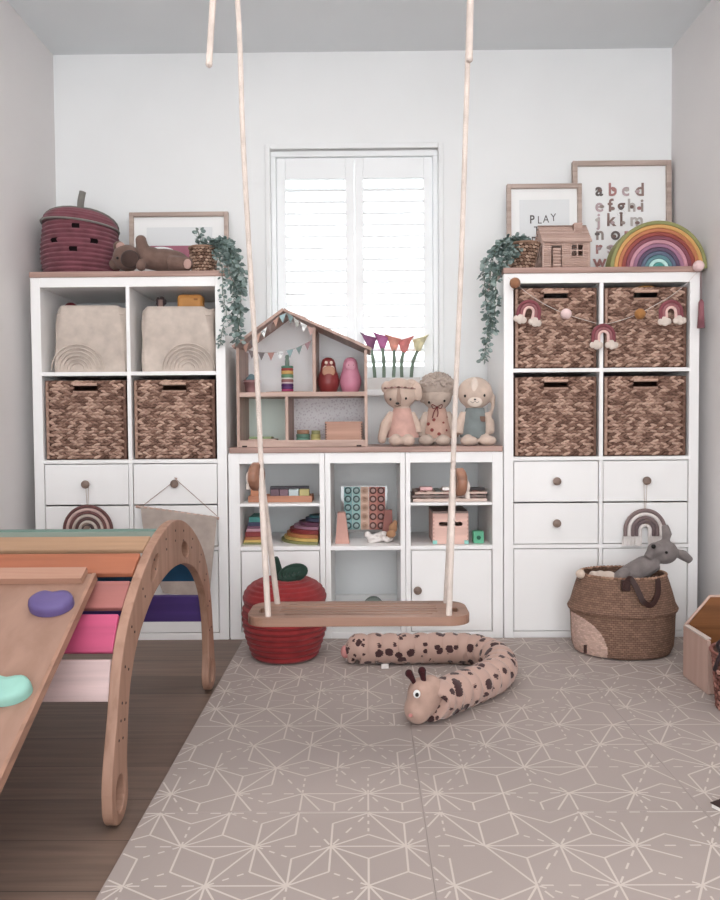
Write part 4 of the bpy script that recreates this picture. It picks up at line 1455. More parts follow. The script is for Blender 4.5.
# ------------------------------------------------------------------ calla planter on the sill
a = at(360, 378, 3.372); b_ = at(420, 378, 3.372)
pz = WZ0
planter = thing('flower_planter', 'white planter with five artificial calla lilies on the window sill', 'plant', ((a.x + b_.x) / 2, 3.385, pz))
zt = a.z
pb = MB()
pb.loft([rrect((a.x + b_.x) / 2, 3.388, b_.x - a.x, 0.062, 0.006, z) for z in (pz + 0.0005, zt)] + [rrect((a.x + b_.x) / 2, 3.388, b_.x - a.x - 0.012, 0.05, 0.004, z) for z in (zt, pz + 0.02)], 0, False)
part('planter_box', pb, plain('planter_white', (218, 212, 208), 0.6), planter)
part('soil', MB().box((a.x + 0.006, 3.364, zt - 0.012), (b_.x - 0.006, 3.412, zt - 0.006)), plain('moss', (120, 116, 100), 0.9), planter)
fl = [(375, 371, 339, (140, 82, 122), -4), (384, 382.5, 338, (184, 104, 156), -1), (393.5, 394, 340, (226, 150, 132), 0), (402, 404, 342, (218, 126, 122), 3), (411, 418, 341, (222, 212, 170), 5)]
for i, (xb, xt, yt, cc, ln) in enumerate(fl):
    Y = 3.385
    f_ = part('flower', MB().tube(spline([at(xb, 380, Y), at((xb + xt) / 2 + (0.5 if i < 3 else -1.5), 362, Y), at(xt, yt + 9, Y)], 6), [0.0075] * 12 + [0.0085], 8), plain('calla_stem_%d' % i, (112, 130, 112), 0.5), planter)
    # funnel-shaped spathe: wide lip that flares and tips to one side
    base = at(xt, yt + 11, Y)
    rings = []
    for k in range(9):
        t = k / 8
        r = 0.008 + 0.019 * math.sin(t * PI / 2) ** 0.85 + 0.006 * t ** 5
        rg = []
        for q in range(18):
            an = 2 * PI * q / 18
            lip = 0.010 * t ** 3 * math.cos(an - math.radians(150 if ln <= 0 else 30)) + (0.010 * t ** 6 * max(0, math.cos(an - math.radians(170 if ln <= 0 else 10))) ** 4)
            rad = r + (0.012 * t ** 5 * max(0, math.cos(an - math.radians(170 if ln <= 0 else 10))) ** 3)
            rg.append(base + Vector((rad * math.cos(an) + ln * 0.0012 * t, rad * 0.72 * math.sin(an), 0.066 * t - 0.006 * t ** 4 + lip)))
        rings.append(rg)
    sp = MB().loft(rings, 0, True, False, False)
    sp.loft([[p + (base + Vector((0, 0, 0.06)) - p) * 0.06 for p in r] for r in rings], 0, True, False, False)
    part('spathe', sp, plain('calla_%d' % i, cc, 0.5, 0.18, 30), f_, ['deep purple bloom', 'magenta bloom', 'salmon pink bloom', 'coral bloom', 'pale yellow bloom'][i])

# ------------------------------------------------------------------ three soft dolls
def clampz(mb, z):
    for v in mb.v:
        v.z = max(v.z, z)
    return mb


YD = 3.11
ZD1 = ZD + 0.001
# bear
c = at(402, 446, YD); c.z = ZD
d1 = thing('soft_doll', 'beige bear doll in a pink dress, nearest the dollhouse', 'soft toy', c, 'soft dolls on the low shelf unit')
bb = MB()
El(bb, 400, 394, YD, 16.5, 15, 0.055); El(bb, 399, 387, YD, 13, 9, 0.05)
Tu(bb, [(402, 407), (402, 420), (402, 438)], [8, 11, 14], YD)
Tu(bb, [(392, 413, YD), (385, 425, YD - .02), (382, 438, YD - .03)], [4, 5, 4.5]); El(bb, 382, 439, YD - .03, 4.5, 5, .02)
Tu(bb, [(411, 413, YD), (416, 424, YD - .01), (418, 433, YD - .02)], [4, 4.5, 4])
Tu(bb, [(396, 439, YD - .02), (396, 440.5, YD - .085)], [6, 6]); El(bb, 395.5, 440.5, YD - .088, 7.2, 5.6, .03)
Tu(bb, [(408, 439, YD - .02), (408, 440.5, YD - .085)], [6, 6]); El(bb, 408, 440.5, YD - .088, 7.2, 5.6, .03)
part('body', clampz(blob(bb, 0.0045, 4), ZD1), fabric('bear_knit', (200, 174, 158)), d1)
dr_ = MB(); Tu(dr_, [(402, 408.5), (402, 416), (403, 428), (403, 437.5)], [8.5, 11, 14, 16.5], YD - .002, 24)
for v in dr_.v: v.y = YD + (v.y - YD) * 0.95
part('dress', clampz(dr_, ZD1), 'pink_dress', d1)
part('ear', El(El(MB(), 416.5, 391, YD - .012, 5.6, 10, 0.014, RY(-10)), 411, 383.5, YD - .004, 6, 4.5, .02), fabric('bear_ear', (204, 178, 162)), d1)
part('ear', El(MB(), 386, 387, YD - .01, 4.5, 6, 0.014, RY(20)), fabric('bear_ear_left', (204, 178, 162)), d1)
cw = MB()
for k in range(9):
    cw.ell(at(385 + k * 3.4, 388.2 - 1.0 * math.sin(k / 8 * PI), YD - .054 + .0006 * abs(k - 4) ** 2.1), (0.0062, 0.005, 0.0042), None, k % 2, 8, 6)
cw.tube([at(384 + k * 3.5, 388.5 - 1.0 * math.sin(k / 8 * PI), YD - .052 + .0006 * abs(k - 4.3) ** 2.1) for k in range(10)], 0.002, 5, 0)
part('flower_crown', cw, [felt((128, 92, 84)), felt((188, 150, 140))], d1)
El(q := MB(), 399, 397, YD - .050, 2.6, 9.5, .006); part('face_stripe', q, felt((164, 136, 122)), d1, 'brown stripe on the face')
for x, y in ((390.5, 399.5), (406, 398.5)):
    El(q := MB(), x, y, YD - .050, 1.1, 1.3, .004); part('eye', q, 'black', d1)
El(q := MB(), 397.5, 403.5, YD - .0545, 2.0, 1.2, .004); q.tube([at(394.5, 405.5, YD - .051), at(397.5, 406.5, YD - .052), at(401, 405.5, YD - .051)], 0.001, 5); part('nose', q, 'black', d1)
# sheep
YD = 3.165
c = at(437, 446, YD); c.z = ZD
d2 = thing('soft_doll', 'sheep doll with a woolly cap and dotted dress, middle of the three', 'soft toy', c, 'soft dolls on the low shelf unit')
bb = MB()
El(bb, 437, 396, YD, 15, 14, 0.052)
El(bb, 422, 396, YD, 3.5, 7, .014); El(bb, 452.5, 389, YD, 3.5, 6, .014)
Tu(bb, [(437, 407), (437, 420), (437, 438)], [8, 11, 14], YD)
Tu(bb, [(427, 413, YD), (422, 425, YD - .02), (420.5, 437, YD - .03)], [4, 4.6, 4.2])
Tu(bb, [(447, 413, YD), (453, 425, YD - .02), (455, 437, YD - .03)], [4, 4.6, 4.2])
Tu(bb, [(430, 440, YD - .02), (426, 440.5, YD - .085)], [6, 6]); El(bb, 426, 440.5, YD - .088, 8, 5.4, .03)
Tu(bb, [(443, 440, YD - .02), (443, 440.5, YD - .085)], [6, 6]); El(bb, 443, 440.5, YD - .088, 8, 5.4, .03)
part('body', clampz(blob(bb, 0.0045, 4), ZD1), 'beige_knit', d2)
wl = MB()
rw = random.Random(3)
El(wl, 437, 387, YD + .004, 17, 13.5, .06)
for k in range(150):
    a = rw.uniform(0, 2 * PI); e = rw.uniform(-0.25, 1.0)
    s = math.sqrt(max(0, 1 - e * e))
    cc = at(437, 387, YD + .004)
    if math.sin(a) * s < -0.3 and e < 0.02:
        continue
    wl.ell(cc + Vector((17 * mpp(YD) * s * math.cos(a), .06 * s * math.sin(a), 13.5 * mpp(YD) * e)), 0.0085, None, 0, 8, 6)
part('wool_cap', wl, fabric('wool', (180, 162, 150), 0.1, 300, 0.7), d2)
dr_ = MB(); Tu(dr_, [(437, 408), (437, 416), (437, 428), (437, 438)], [8.5, 11, 14, 15.5], YD - .002, 28)
clampz(dr_, ZD1)
M['dress2'] = fabric('dotted_dress', (190, 152, 136))
dress = part('dress', dr_, 'dress2', d2)
dots = MB()
for x, y in ((434, 420), (446, 417.5), (443, 423), (432, 430), (446, 430.5), (428.5, 424), (427, 436), (439, 434)):
    rad = [8.5, 11, 14, 15.5]
    f = (y - 408) / 30 * 3
    i_ = min(2, int(f)); R_ = (rad[i_] + (rad[i_ + 1] - rad[i_]) * (f - i_)) * mpp(YD)
    dx = (x - 437) * mpp(YD)
    p = at(x, y, YD - math.sqrt(max(1e-6, R_ * R_ - dx * dx)))
    dots.ell(p, (1.9 * mpp(YD), 0.006, 1.8 * mpp(YD)), RZ(math.degrees(math.asin(max(-1, min(1, dx / R_))))), 0, 10, 6)
part('dot', dots, felt((138, 66, 62)), dress, 'brick red dots')
bw = MB()
Yb_ = YD - .05
bw.tube(spline([at(437, 407, Yb_), at(434, 412, Yb_), at(432.5, 418, Yb_)], 4), 0.0024, 6); bw.tube(spline([at(437, 407, Yb_), at(438, 413, Yb_), at(437, 417, Yb_)], 4), 0.0024, 6)
bw.tube(spline([at(437, 407, Yb_), at(432, 404.5, Yb_), at(433, 408.5, Yb_), at(437, 407, Yb_), at(442, 404.5, Yb_), at(441, 408.5, Yb_), at(437, 407, Yb_)], 4), 0.0018, 6)
part('bow', bw, felt((112, 46, 48)), d2, 'dark red ribbon bow')
for x, y in ((429, 402.5), (444.5, 401)):
    El(q := MB(), x, y, YD - .047, 1.1, 1.3, .004); part('eye', q, 'black', d2)
# bunny
YD = 3.11
c = at(475, 446, YD); c.z = ZD
d3 = thing('soft_doll', 'bunny doll in a grey green romper, beside the right shelf unit', 'soft toy', c, 'soft dolls on the low shelf unit')
bb = MB()
El(bb, 475, 393, YD, 17.5, 16, 0.056)
Tu(bb, [(474, 407), (474, 420), (474, 438)], [8, 11, 13], YD)
Tu(bb, [(464, 413, YD), (459.5, 425, YD - .02), (458.5, 434, YD - .03)], [4, 4.6, 4.2])
Tu(bb, [(485, 414, YD - .01), (490, 423, YD - .03), (490, 430, YD - .04)], [4, 4.8, 4.4]); El(bb, 490, 430, YD - .04, 4.6, 5, .02)
Tu(bb, [(488, 388, YD + .01), (493.5, 397, YD), (492.5, 408, YD - .01), (489.5, 417, YD - .02)], [2.2, 2.0, 2.0, 1.9])
Tu(bb, [(468, 440, YD - .02), (468, 440.5, YD - .085)], [6, 6]); El(bb, 469, 440.8, YD - .088, 9, 5.0, .03)
Tu(bb, [(482, 440, YD - .02), (487, 440.5, YD - .085)], [6, 6]); El(bb, 487.5, 440.5, YD - .088, 9, 5.2, .03)
part('body', clampz(blob(bb, 0.0045, 4), ZD1), fabric('bunny_knit', (204, 180, 164)), d3)
El(q := MB(), 474.5, 388, YD - .044, 4.2, 10.5, .011); part('face_stripe', q, felt((222, 204, 190)), d3, 'cream stripe on the forehead')
El(q := MB(), 475, 402, YD - .050, 7.5, 5, .008); part('muzzle', q, felt((222, 204, 190)), d3)
dr_ = MB(); Tu(dr_, [(475, 408), (475, 416), (474.5, 428), (474, 438)], [9.0, 11.5, 13.5, 14.5], YD - .002, 24)
clampz(dr_, ZD1)
part('romper', dr_, 'grey_dress', d3)
for x, y in ((465, 396), (484.5, 395.5)):
    El(q := MB(), x, y, YD - .050, 1.1, 1.5, .004); part('eye', q, 'black', d3)
q = MB(); q.tube([at(470.5, 401.5, YD - .058), at(473, 403, YD - .0595), at(475, 401, YD - .0595), at(477, 403, YD - .0595), at(479, 401.5, YD - .058)], 0.0009, 5); El(q, 475, 399.5, YD - .057, 1.2, .9, .003)
part('mouth', q, 'black', d3)
p0 = at(482.5, 419, YD - .046)
part('pocket', MB().box((p0.x - 0.011, p0.y - 0.003, p0.z - 0.011), (p0.x + 0.011, p0.y + 0.006, p0.z + 0.011), 0.002), felt((120, 92, 80)), d3, 'brown pocket patch')

# ------------------------------------------------------------------ toys in the low unit
YS = F + 0.05
# wooden tray of blocks (upper shelf, left column)
a = at(248, 497, YS); b_ = at(312, 497, YS)
zt = at(280, 496, YS).z
tr_ = thing('block_tray', 'long wooden tray holding blocks on the upper left shelf', 'tray', ((a.x + b_.x) / 2, YS + 0.05, ZM2))
tb_ = MB()
tb_.box((a.x, YS, ZM2 + 0.0005), (b_.x, YS + 0.008, zt), 0.001); tb_.box((a.x, YS + 0.092, ZM2 + 0.0005), (b_.x, YS + 0.1, zt), 0.001); tb_.box((a.x, YS + 0.008, ZM2 + 0.0005), (a.x + 0.008, YS + 0.092, zt), 0.001); tb_.box((b_.x - 0.008, YS + 0.008, ZM2 + 0.0005), (b_.x, YS + 0.092, zt), 0.001)
tb_.box((a.x + 0.008, YS + 0.008, ZM2 + 0.0005), (b_.x - 0.008, YS + 0.092, ZM2 + 0.006))
part('body', tb_, wood('tray_wood', (184, 122, 92), (164, 104, 76), 'X'), tr_)
for (x0, x1, cc, nm) in ((250.5, 258.5, (190, 120, 84), 'orange block at the left end of the wooden tray'), (270.5, 279, (112, 84, 96), 'dark mauve block in the tray behind the swing rope'), (279.6, 288, (128, 98, 110), 'mauve block in the middle of the tray'), (288.6, 298.5, (190, 204, 206), 'pale blue block in the tray'), (299.2, 309, (186, 174, 112), 'olive yellow block at the right end of the tray')):
    p0 = at(x0, 489.5, YS + 0.012); p1 = at(x1, 489.5, YS + 0.012)
    solo('toy_block', MB().box((p0.x, YS + 0.012, ZM2 + 0.0065), (p1.x, YS + 0.05, p0.z), 0.002), paint(cc), nm, 'toy block', 'blocks in the wooden tray')
p0 = at(270, 486.5, YS + 0.055); p1 = at(311, 486.5, YS + 0.055)
solo('toy_block', MB().box((p0.x, YS + 0.054, ZM2 + 0.0065), (p1.x - 0.01, YS + 0.088, p0.z), 0.002), paint((70, 66, 72)), 'long charcoal block at the back of the wooden tray', 'toy block', 'blocks in the wooden tray')
# stack of flat boards, left
cs = [((128, 128, 78), 'olive green'), ((206, 172, 92), 'yellow'), ((176, 106, 66), 'orange'), ((142, 50, 50), 'brick red'), ((186, 138, 152), 'pink'), ((120, 76, 100), 'plum'), ((64, 66, 96), 'navy'), ((66, 140, 134), 'teal')]
zq = [545.2, 542.6, 540, 534.5, 531, 528, 524, 521.5, 517.5]
z = ZM1 + 0.0005
ztop = at(253, 517.5, F + 0.06).z
hs = [0.008, 0.011, 0.012, 0.021, 0.013, 0.010, 0.016, 0.022]
sc_k = (ztop - z) / sum(hs)
where = ['bottom of the stack in the lower left cubby', 'board just above the olive one in the left stack', 'board above the yellow one in the left stack', 'board above the orange one in the left stack', 'board above the brick red one in the left stack', 'board above the pink one in the left stack', 'board below the teal one in the left stack', 'board on top of the left stack']
for k, ((cc, nm), h) in enumerate(zip(cs, hs)):
    h *= sc_k
    x0 = at(243.0 + k * 0.75, 530, F + 0.06).x; x1 = at(263 - k * 0.1, 530, F + 0.06).x
    mb = MB().box((x0, F + 0.05 + 0.004 * k, z), (x1, F + 0.22, z + h - 0.0006), 0.0015)
    solo('building_board', mb, paint(cc), nm + (' board at the ' if k == 0 else ' ') + where[k], 'toy board', 'boards stacked in the lower left cubby')
    z += h
# stack of half-round boards, right
cs2 = [((128, 128, 78), 'olive'), ((206, 172, 92), 'yellow'), ((180, 110, 64), 'orange'), ((146, 52, 52), 'red'), ((172, 120, 142), 'pink'), ((112, 64, 88), 'plum'), ((74, 78, 104), 'slate'), ((62, 104, 112), 'dark teal')]
z = ZM1 + 0.0005
xR = at(318.0, 530, F + 0.06).x
wl_ = [278, 281, 283.5, 287, 291, 296.5, 303, 307]
pw = [544.5, 541, 538, 534.5, 530.5, 527.5, 524, 520.5, 518]
for k, (cc, nm) in enumerate(cs2):
    zt = at(300, pw[k + 1] , F + 0.07).z
    x0 = at(wl_[k], 530, F + 0.06).x
    R_ = (xR - x0)
    pts = []
    n = 22
    # half-round plate: straight edge against the right panel of the cubby
    cy = F + 0.19
    dpt2 = min(R_, 0.165)
    pts = [Vector((xR - R_ * math.sin(PI * q / n), cy - dpt2 * math.cos(PI * q / n), 0)) for q in range(n + 1)]
    mb = MB().loft([[p + Vector((0, 0, z)) for p in pts], [p + Vector((0, 0, zt - 0.0006)) for p in pts]], 0, False)
    pos = ['half round plate at the bottom of the stepped stack', 'half round plate above the olive one', 'half round plate above the yellow one', 'half round plate above the orange one', 'half round plate above the red one', 'half round plate above the pink one', 'half round plate above the plum one', 'half round plate on top of the stepped stack'][k]
    solo('half_round_plate', mb, paint(cc), nm + ' ' + pos, 'toy board', 'half round plates in the lower left cubby')
    z = zt
# acrylic board with round tiles, middle column
Y = F + 0.20
a = at(340.5, 486, Y); b_ = at(388, 530.5, Y)
ac = thing('pegboard', 'clear board with teal, tan and brown round pegs in the middle cubby', 'toy', ((a.x + b_.x) / 2, Y, ZM1))
part('board', MB().box((a.x, Y, ZM1 + 0.001), (b_.x, Y + 0.006, a.z), 0.002), 'acrylic', ac)
colr = [(118, 160, 160), (138, 176, 173), (200, 166, 146), (178, 116, 102), (168, 102, 92)]
x_ = [348, 356.4, 364.5, 373, 381]
y_ = [490.5, 499, 507.5, 516.5, 525.5]
for ci, x in enumerate(x_):
    p = at(x, 490, Y)
    part('strip', MB().box((p.x - 0.017, Y - 0.003, at(x, 529.5, Y).z), (p.x + 0.017, Y - 0.0005, at(x, 486.8, Y).z), 0.001), paint(dk(colr[ci], 1.12)), ac, ['teal strip', 'pale teal strip', 'tan strip', 'brown strip', 'reddish brown strip'][ci])
    for y in y_:
        q = at(x, y, Y - 0.003)
        g = MB()
        T = Matrix.Translation(q) @ RX(90).to_4x4()
        g.lathe([(0.015, 0), (0.015, 0.004), (0.012, 0.006), (0.0095, 0.003), (0, 0.003)], (0, 0, 0), 18, 0)
        g.lathe([(0.0092, 0.003), (0.0088, 0.0052), (0, 0.0056)], (0, 0, 0), 12, 1)
        g.v = [T @ v for v in g.v]
        if ci == 2:
            part('peg', g, [paint((206, 168, 146)), paint((186, 146, 124))], ac)
        else:
            part('peg', g, [paint(dk(colr[ci], 0.6)), paint(tuple(int(v * .6 + 84) for v in colr[ci]))], ac)
# two wedge blocks
def wedge(pxl0, pxl1, ptl0, ptl1, pyt, Yw, dep, cc, label):
    p = [at(pxl0, 500, Yw).x, at(pxl1, 500, Yw).x, at(ptl1, 500, Yw).x, at(ptl0, 500, Yw).x]
    zt = at(pxl0, pyt, Yw).z
    mb = MB().prism([(p[0], ZM1 + 0.0005), (p[1], ZM1 + 0.0005), (p[2], zt), (p[3], zt)], Yw, Yw + dep)
    solo('wedge_block', mb, paint(cc), label, 'toy block', 'wedge blocks in the middle cubby')
wedge(334.8, 349, 337.5, 345, 513, F + 0.06, 0.05, (206, 152, 138), 'pale pink wooden wedge left of the peg board')
wedge(381, 393, 385, 392, 510.5, F + 0.14, 0.04, (160, 96, 86), 'reddish wooden wedge right of the peg board')
# crumpled cloth toys
mb = MB(); rw = random.Random(8)
for k in range(16):
    El(mb, 366 + rw.uniform(0, 24), 541 - rw.uniform(0, 9) * (0.4 + k / 20), F + 0.07 + rw.uniform(0, .04), rw.uniform(3, 6), rw.uniform(2, 3.6), .016)
solo('crumpled_cloth', clampz(blob(mb, 0.0035, 2), ZM1 + 0.0005), 'white_f', 'crumpled white cloth toy in front of the peg board', 'soft toy')
mb = MB(); El(mb, 393, 528, F + 0.075, 4.5, 5, .02); El(mb, 391, 534, F + 0.04, 5, 4, .014); El(mb, 395, 523, F + 0.075, 2.5, 3, .012)
solo('brown_soft_toy', blob(mb, 0.0035, 3), felt((176, 128, 92)), 'small tan soft toy lying on the crumpled white cloth', 'soft toy')
# lower middle cubby : low grey arch
p = at(373.5, 604, F + 0.12)
mb = MB()
zt = at(373.5, 598, F + 0.12).z
r1 = 0.062
ptsA = [(p.x + r1 * math.cos(PI * k / 24), 0.0275 + (zt - 0.0275) * math.sin(PI * k / 24)) for k in range(25)]
ptsB = [(p.x + r1 * .7 * math.cos(PI * k / 24), 0.0275 + (zt - 0.0275) * .7 * math.sin(PI * k / 24)) for k in range(25)]
mb.loft([[Vector((q[0], y, q[1])) for q in pp] for pp, y in ((ptsA, F + .12), (ptsA, F + .16), (ptsB, F + .16), (ptsB, F + .12), (ptsA, F + .12))], 0, False, False, False, False)
for e in (0, 24):
    mb.raw([(ptsA[e][0], F + .12, ptsA[e][1]), (ptsA[e][0], F + .16, ptsA[e][1]), (ptsB[e][0], F + .16, ptsB[e][1]), (ptsB[e][0], F + .12, ptsB[e][1])], [[0, 1, 2, 3]])
solo('toy_arch', mb, paint((112, 124, 116)), 'grey green arch in the lower middle cubby behind the swing seat', 'toy arch')
# right column upper: puzzles
z = ZM2 + 0.0005
for (x0, x1, h, cc, nm) in ((413, 487, 0.012, (206, 180, 168), 'pale wooden puzzle board at the bottom of the puzzle stack'), (411.8, 486, 0.009, (120, 100, 94), 'dark patterned puzzle board above the pale bottom one'), (415, 487, 0.008, (200, 172, 158), 'thin pale puzzle board on top of the puzzle stack')):
    a = at(x0, 500, F + 0.04); b_ = at(x1, 500, F + 0.04)
    u = thing('puzzle_board', nm, 'puzzle', ((a.x + b_.x) / 2, F + .12, z), 'puzzles on the upper right shelf')
    part('tray', MB().box((a.x, F + 0.035, z), (b_.x, F + 0.22, z + h), 0.001), wood('puzzle_%d' % cc[0], cc, None, 'X'), u)
    rw = random.Random(cc[0])
    pc = MB()
    for k in range(7):
        x = a.x + 0.012 + k * (b_.x - a.x - 0.05) / 6.5
        pc.box((x, F + 0.045, z + h), (x + 0.022, F + 0.2, z + h + 0.0035), 0.001, k % 3)
    part('puzzle_pieces', pc, [paint((150, 104, 98)), paint((196, 166, 152)), paint((112, 116, 112))], u)
    z += h + 0.0045
for (x0, x1, dz, cc, nm) in ((420, 432.5, 0.014, (222, 170, 170), 'pink block lying on the puzzle stack'), (442.5, 450, 0.013, (236, 230, 226), 'white block on the puzzle stack behind the swing rope'), (469, 485, 0.010, (52, 44, 46), 'black flat case on the right end of the puzzle stack')):
    a = at(x0, 490, F + 0.06); b_ = at(x1, 490, F + 0.06)
    solo('toy_piece', MB().box((a.x, F + 0.06, z), (b_.x, F + 0.10, z + dz), 0.002), paint(cc), nm, 'toy', 'pieces on the puzzle stack')
# pink chest
Yc = F + 0.035
a = at(433, 545, Yc); b_ = at(468.5, 545, Yc); zt = at(450, 513.5, Yc).z
ck = thing('toy_chest', 'pink wooden chest with aqua corners on the lower right shelf', 'toy box', ((a.x + b_.x) / 2, Yc + .1, ZM1))
cb = MB()
t = 0.008; dd = 0.2
zh0, zh1 = at(450, 526, Yc).z, at(450, 522, Yc).z
hx0_, hx1_ = at(439, 524, Yc).x, at(462.5, 524, Yc).x
o_ = flat([[(a.x, ZM1 + .001), (b_.x, ZM1 + .001), (b_.x, zt), (a.x, zt)], rr2((hx0_ + hx1_) / 2, (zh0 + zh1) / 2, hx1_ - hx0_, zh1 - zh0, (zh1 - zh0) * .48)], t, 0.0008, Matrix.Translation((0, Yc + t / 2, 0)) @ RX(90).to_4x4())
join(cb, o_)
cb.box((a.x, Yc + t, ZM1 + .001), (a.x + t, Yc + dd, zt)); cb.box((b_.x - t, Yc + t, ZM1 + .001), (b_.x, Yc + dd, zt)); cb.box((a.x + t, Yc + dd - t, ZM1 + .001), (b_.x - t, Yc + dd, zt)); cb.box((a.x + t, Yc + t, ZM1 + .001), (b_.x - t, Yc + dd - t, ZM1 + .008))
for sx in (a.x, b_.x - 0.006):
    for k in range(7):
        z = ZM1 + 0.012 + k * (zt - ZM1 - 0.016) / 7
        cb.box((sx, Yc - 0.0008, z), (sx + 0.006, Yc + 0.001, z + 0.008), 0, 1)
part('body', cb, [wood('pink_chest', (222, 178, 164), (210, 164, 150), 'X'), paint((196, 148, 136))], ck)
part('lid', MB().box((a.x, Yc + 0.004, zt + 0.0002), (b_.x, Yc + dd, zt + 0.008), 0.001), wood('chest_lid', (142, 120, 112), None, 'X'), ck, 'greyish lid')
for sx in (0, 1):
    x = a.x - 0.001 if sx == 0 else b_.x - 0.017
    part('corner', MB().box((x, Yc - 0.0018, ZM1 + .0006), (x + 0.018, Yc + 0.006, ZM1 + 0.016), 0.002), paint((138, 208, 196)), ck, 'aqua corner piece')
Yc = F + 0.045
a = at(473.5, 545, Yc); b_ = at(484, 545, Yc); zt = at(479, 531.5, Yc).z
gc = thing('green_cube', 'small green cube with a dark round mark beside the pink chest', 'toy', ((a.x + b_.x) / 2, Yc + .02, ZM1))
part('body', MB().box((a.x, Yc, ZM1 + .0005), (b_.x, Yc + 0.041, zt), 0.003), paint((88, 176, 136)), gc)
part('mark', MB().lathe([(0.0085, 0), (0.0085, 0.0015), (0, 0.0018)], (0, 0, 0), 16), paint((30, 92, 70)), gc)
mk = gc.children[1]
mk.location = (0, 0, 0)
T = Matrix.Translation(Vector(((a.x + b_.x) / 2, Yc, (ZM1 + zt) / 2)) - ORG[gc.name]) @ RX(90).to_4x4() @ Matrix.Translation(ORG[gc.name])
for v in mk.data.vertices:
    v.co = T @ v.co

# ------------------------------------------------------------------ apple basket
c = Vector((at(285.5, 665, 2.745).x, 2.745, 0.0095))
ap = thing('apple_basket', 'red rope basket shaped like an apple on the play mat below the swing', 'basket', c)
RA = 0.150
rfa = lambda t: RA * (0.74 + 0.26 * math.sin(min(1.0, 0.02 + t * 1.35) * PI / 2)) - 0.012 * max(0, t - .8) / .2
pa = [(0.0, 0.0005)] + coil((0.002, 0.213), rfa, 10, c, 64, 0, 0.42)
part('body', MB().lathe(pa + [(RA * .8, 0.208)], c, 64, 0, 1, 1, False, False), 'red', ap)
lp = []
n = 7
for i in range(n):
    for k in range(5):
        t = (i + k / 5) / n
        lp.append((RA * 1.0 * math.cos(t * PI / 2 * .98) ** 0.75 + 0.003 * math.sin(PI * k / 5), 0.208 + 0.078 * math.sin(t * PI / 2) + 0.005 * math.sin(PI * k / 5) - (0.012 * max(0, t - .75) / .25)))
lp.append((0, 0.272))
part('lid', MB().lathe([(RA * .96, 0.206)] + lp, c, 64), 'red', ap)
part('stem', MB().tube(spline([c + Vector((-0.012, 0, 0.265)), c + Vector((-0.02, -.01, 0.31)), c + Vector((-0.034, -.02, 0.362))], 5), [0.017] * 5 + [.015] * 5 + [0.013], 10), 'leafg', ap)
lc = c + Vector((0.034, -0.03, 0.308))
rings = []
lfm = MB()
for k in range(5):   # coiled felt leaf
    sc2 = 1 - k / 5
    lfm.tube([lc + Vector((0.048 * sc2 * math.cos(2 * PI * q / 24) + .004 * k, 0.012 * math.sin(2 * PI * q / 24) - 0.004 * k * .5, 0.026 * sc2 * math.sin(2 * PI * q / 24) + 0.009 * sc2 * math.cos(2 * PI * q / 24))) for q in range(24)], 0.0065, 6, 0, True)
lfm.ell(lc, (0.043, 0.006, 0.021), RY(-9))
part('leaf', lfm, 'leafg', ap)

# ------------------------------------------------------------------ spotted long plush
path = [(-0.055, 2.70), (0.03, 2.705), (0.12, 2.70), (0.21, 2.705), (0.30, 2.70), (0.375, 2.68), (0.425, 2.61), (0.437, 2.52), (0.405, 2.42), (0.345, 2.345), (0.28, 2.28), (0.225, 2.225), (0.185, 2.185)]
sn = thing('spotted_plush', 'long spotted giraffe plush lying curved on the play mat', 'soft toy', (0.2, 2.45, 0.0095))
P = spline([(x, y - 0.05, 0.05) for x, y in path], 14)
ZB_ = 0.0095
rr = []
L = 0
for i, p in enumerate(P):
    if i: L += (P[i] - P[i - 1]).length
    t = i / (len(P) - 1)
    r = 0.044 + 0.010 * abs(math.sin(L * PI / 0.085)) ** 0.6
    if t < 0.03: r *= 0.72 + 0.28 * t / 0.03
    r *= 1.0 + 0.06 * t
    rr.append(r)
    p.z = ZB_ + r * 0.94
bd = MB().tube(P, rr, 24)
bd.ell(P[0], (rr[0] * .6, rr[0] * .95, rr[0] * .95))
for v in bd.v: v.z = max(v.z, ZB_ + 0.0008)
part('body', bd, 'spots', sn)
hm = MB()
Yh = 2.13
El(hm, 423, 697, Yh, 16, 20, .052, RY(-14)); El(hm, 417.5, 709, Yh - .015, 14, 14.5, .045); El(hm, 430, 692, Yh + 0.02, 15, 17, .05)
hm2 = blob(hm, 0.005, 5)
for v in hm2.v: v.z = max(v.z, ZB_ + 0.0008)
part('head', hm2, 'spot_base', sn)
for (x0, y0, x1, y1, r) in ((414.5, 683, 409, 672.5, 4.2), (424, 683, 422, 670, 4.4)):
    h = MB(); Tu(h, [(x0, y0), ((x0 + x1) / 2, (y0 + y1) / 2), (x1, y1 + 1)], [r * .55, r * .7, r * .95], Yh - .01); El(h, x1, y1 + 1, Yh - .01, r * .95, r, .011)
    part('horn', h, felt((66, 28, 32)), sn, 'dark maroon horn')
ey = part('eye', El(MB(), 416.8, 694, Yh - .050, 3.7, 4.2, .008), paint((240, 238, 236)), sn, 'white felt eye')
El(q := MB(), 417, 694.8, Yh - .059, 1.9, 2.2, .003); part('pupil', q, 'black', ey, 'black pupil')
El(q := MB(), 410.5, 715.5, Yh - .056, 2.2, 1.9, .006); part('nose', q, felt((214, 140, 134)), sn, 'pink nose')
El(q := MB(), 345.5, 651.5, 2.645, 5, 6.5, .02); part('tail_tip', q, felt((196, 128, 124)), sn, 'pink tail tip')
p = at(384.5, 661, 2.59)
part('care_tag', MB().box((p.x - 0.011, p.y - 0.004, ZB_ + 0.001), (p.x + 0.014, p.y, ZB_ + 0.017), 0.001, 0, RZ(10)), 'white_f', sn, 'white care tag')

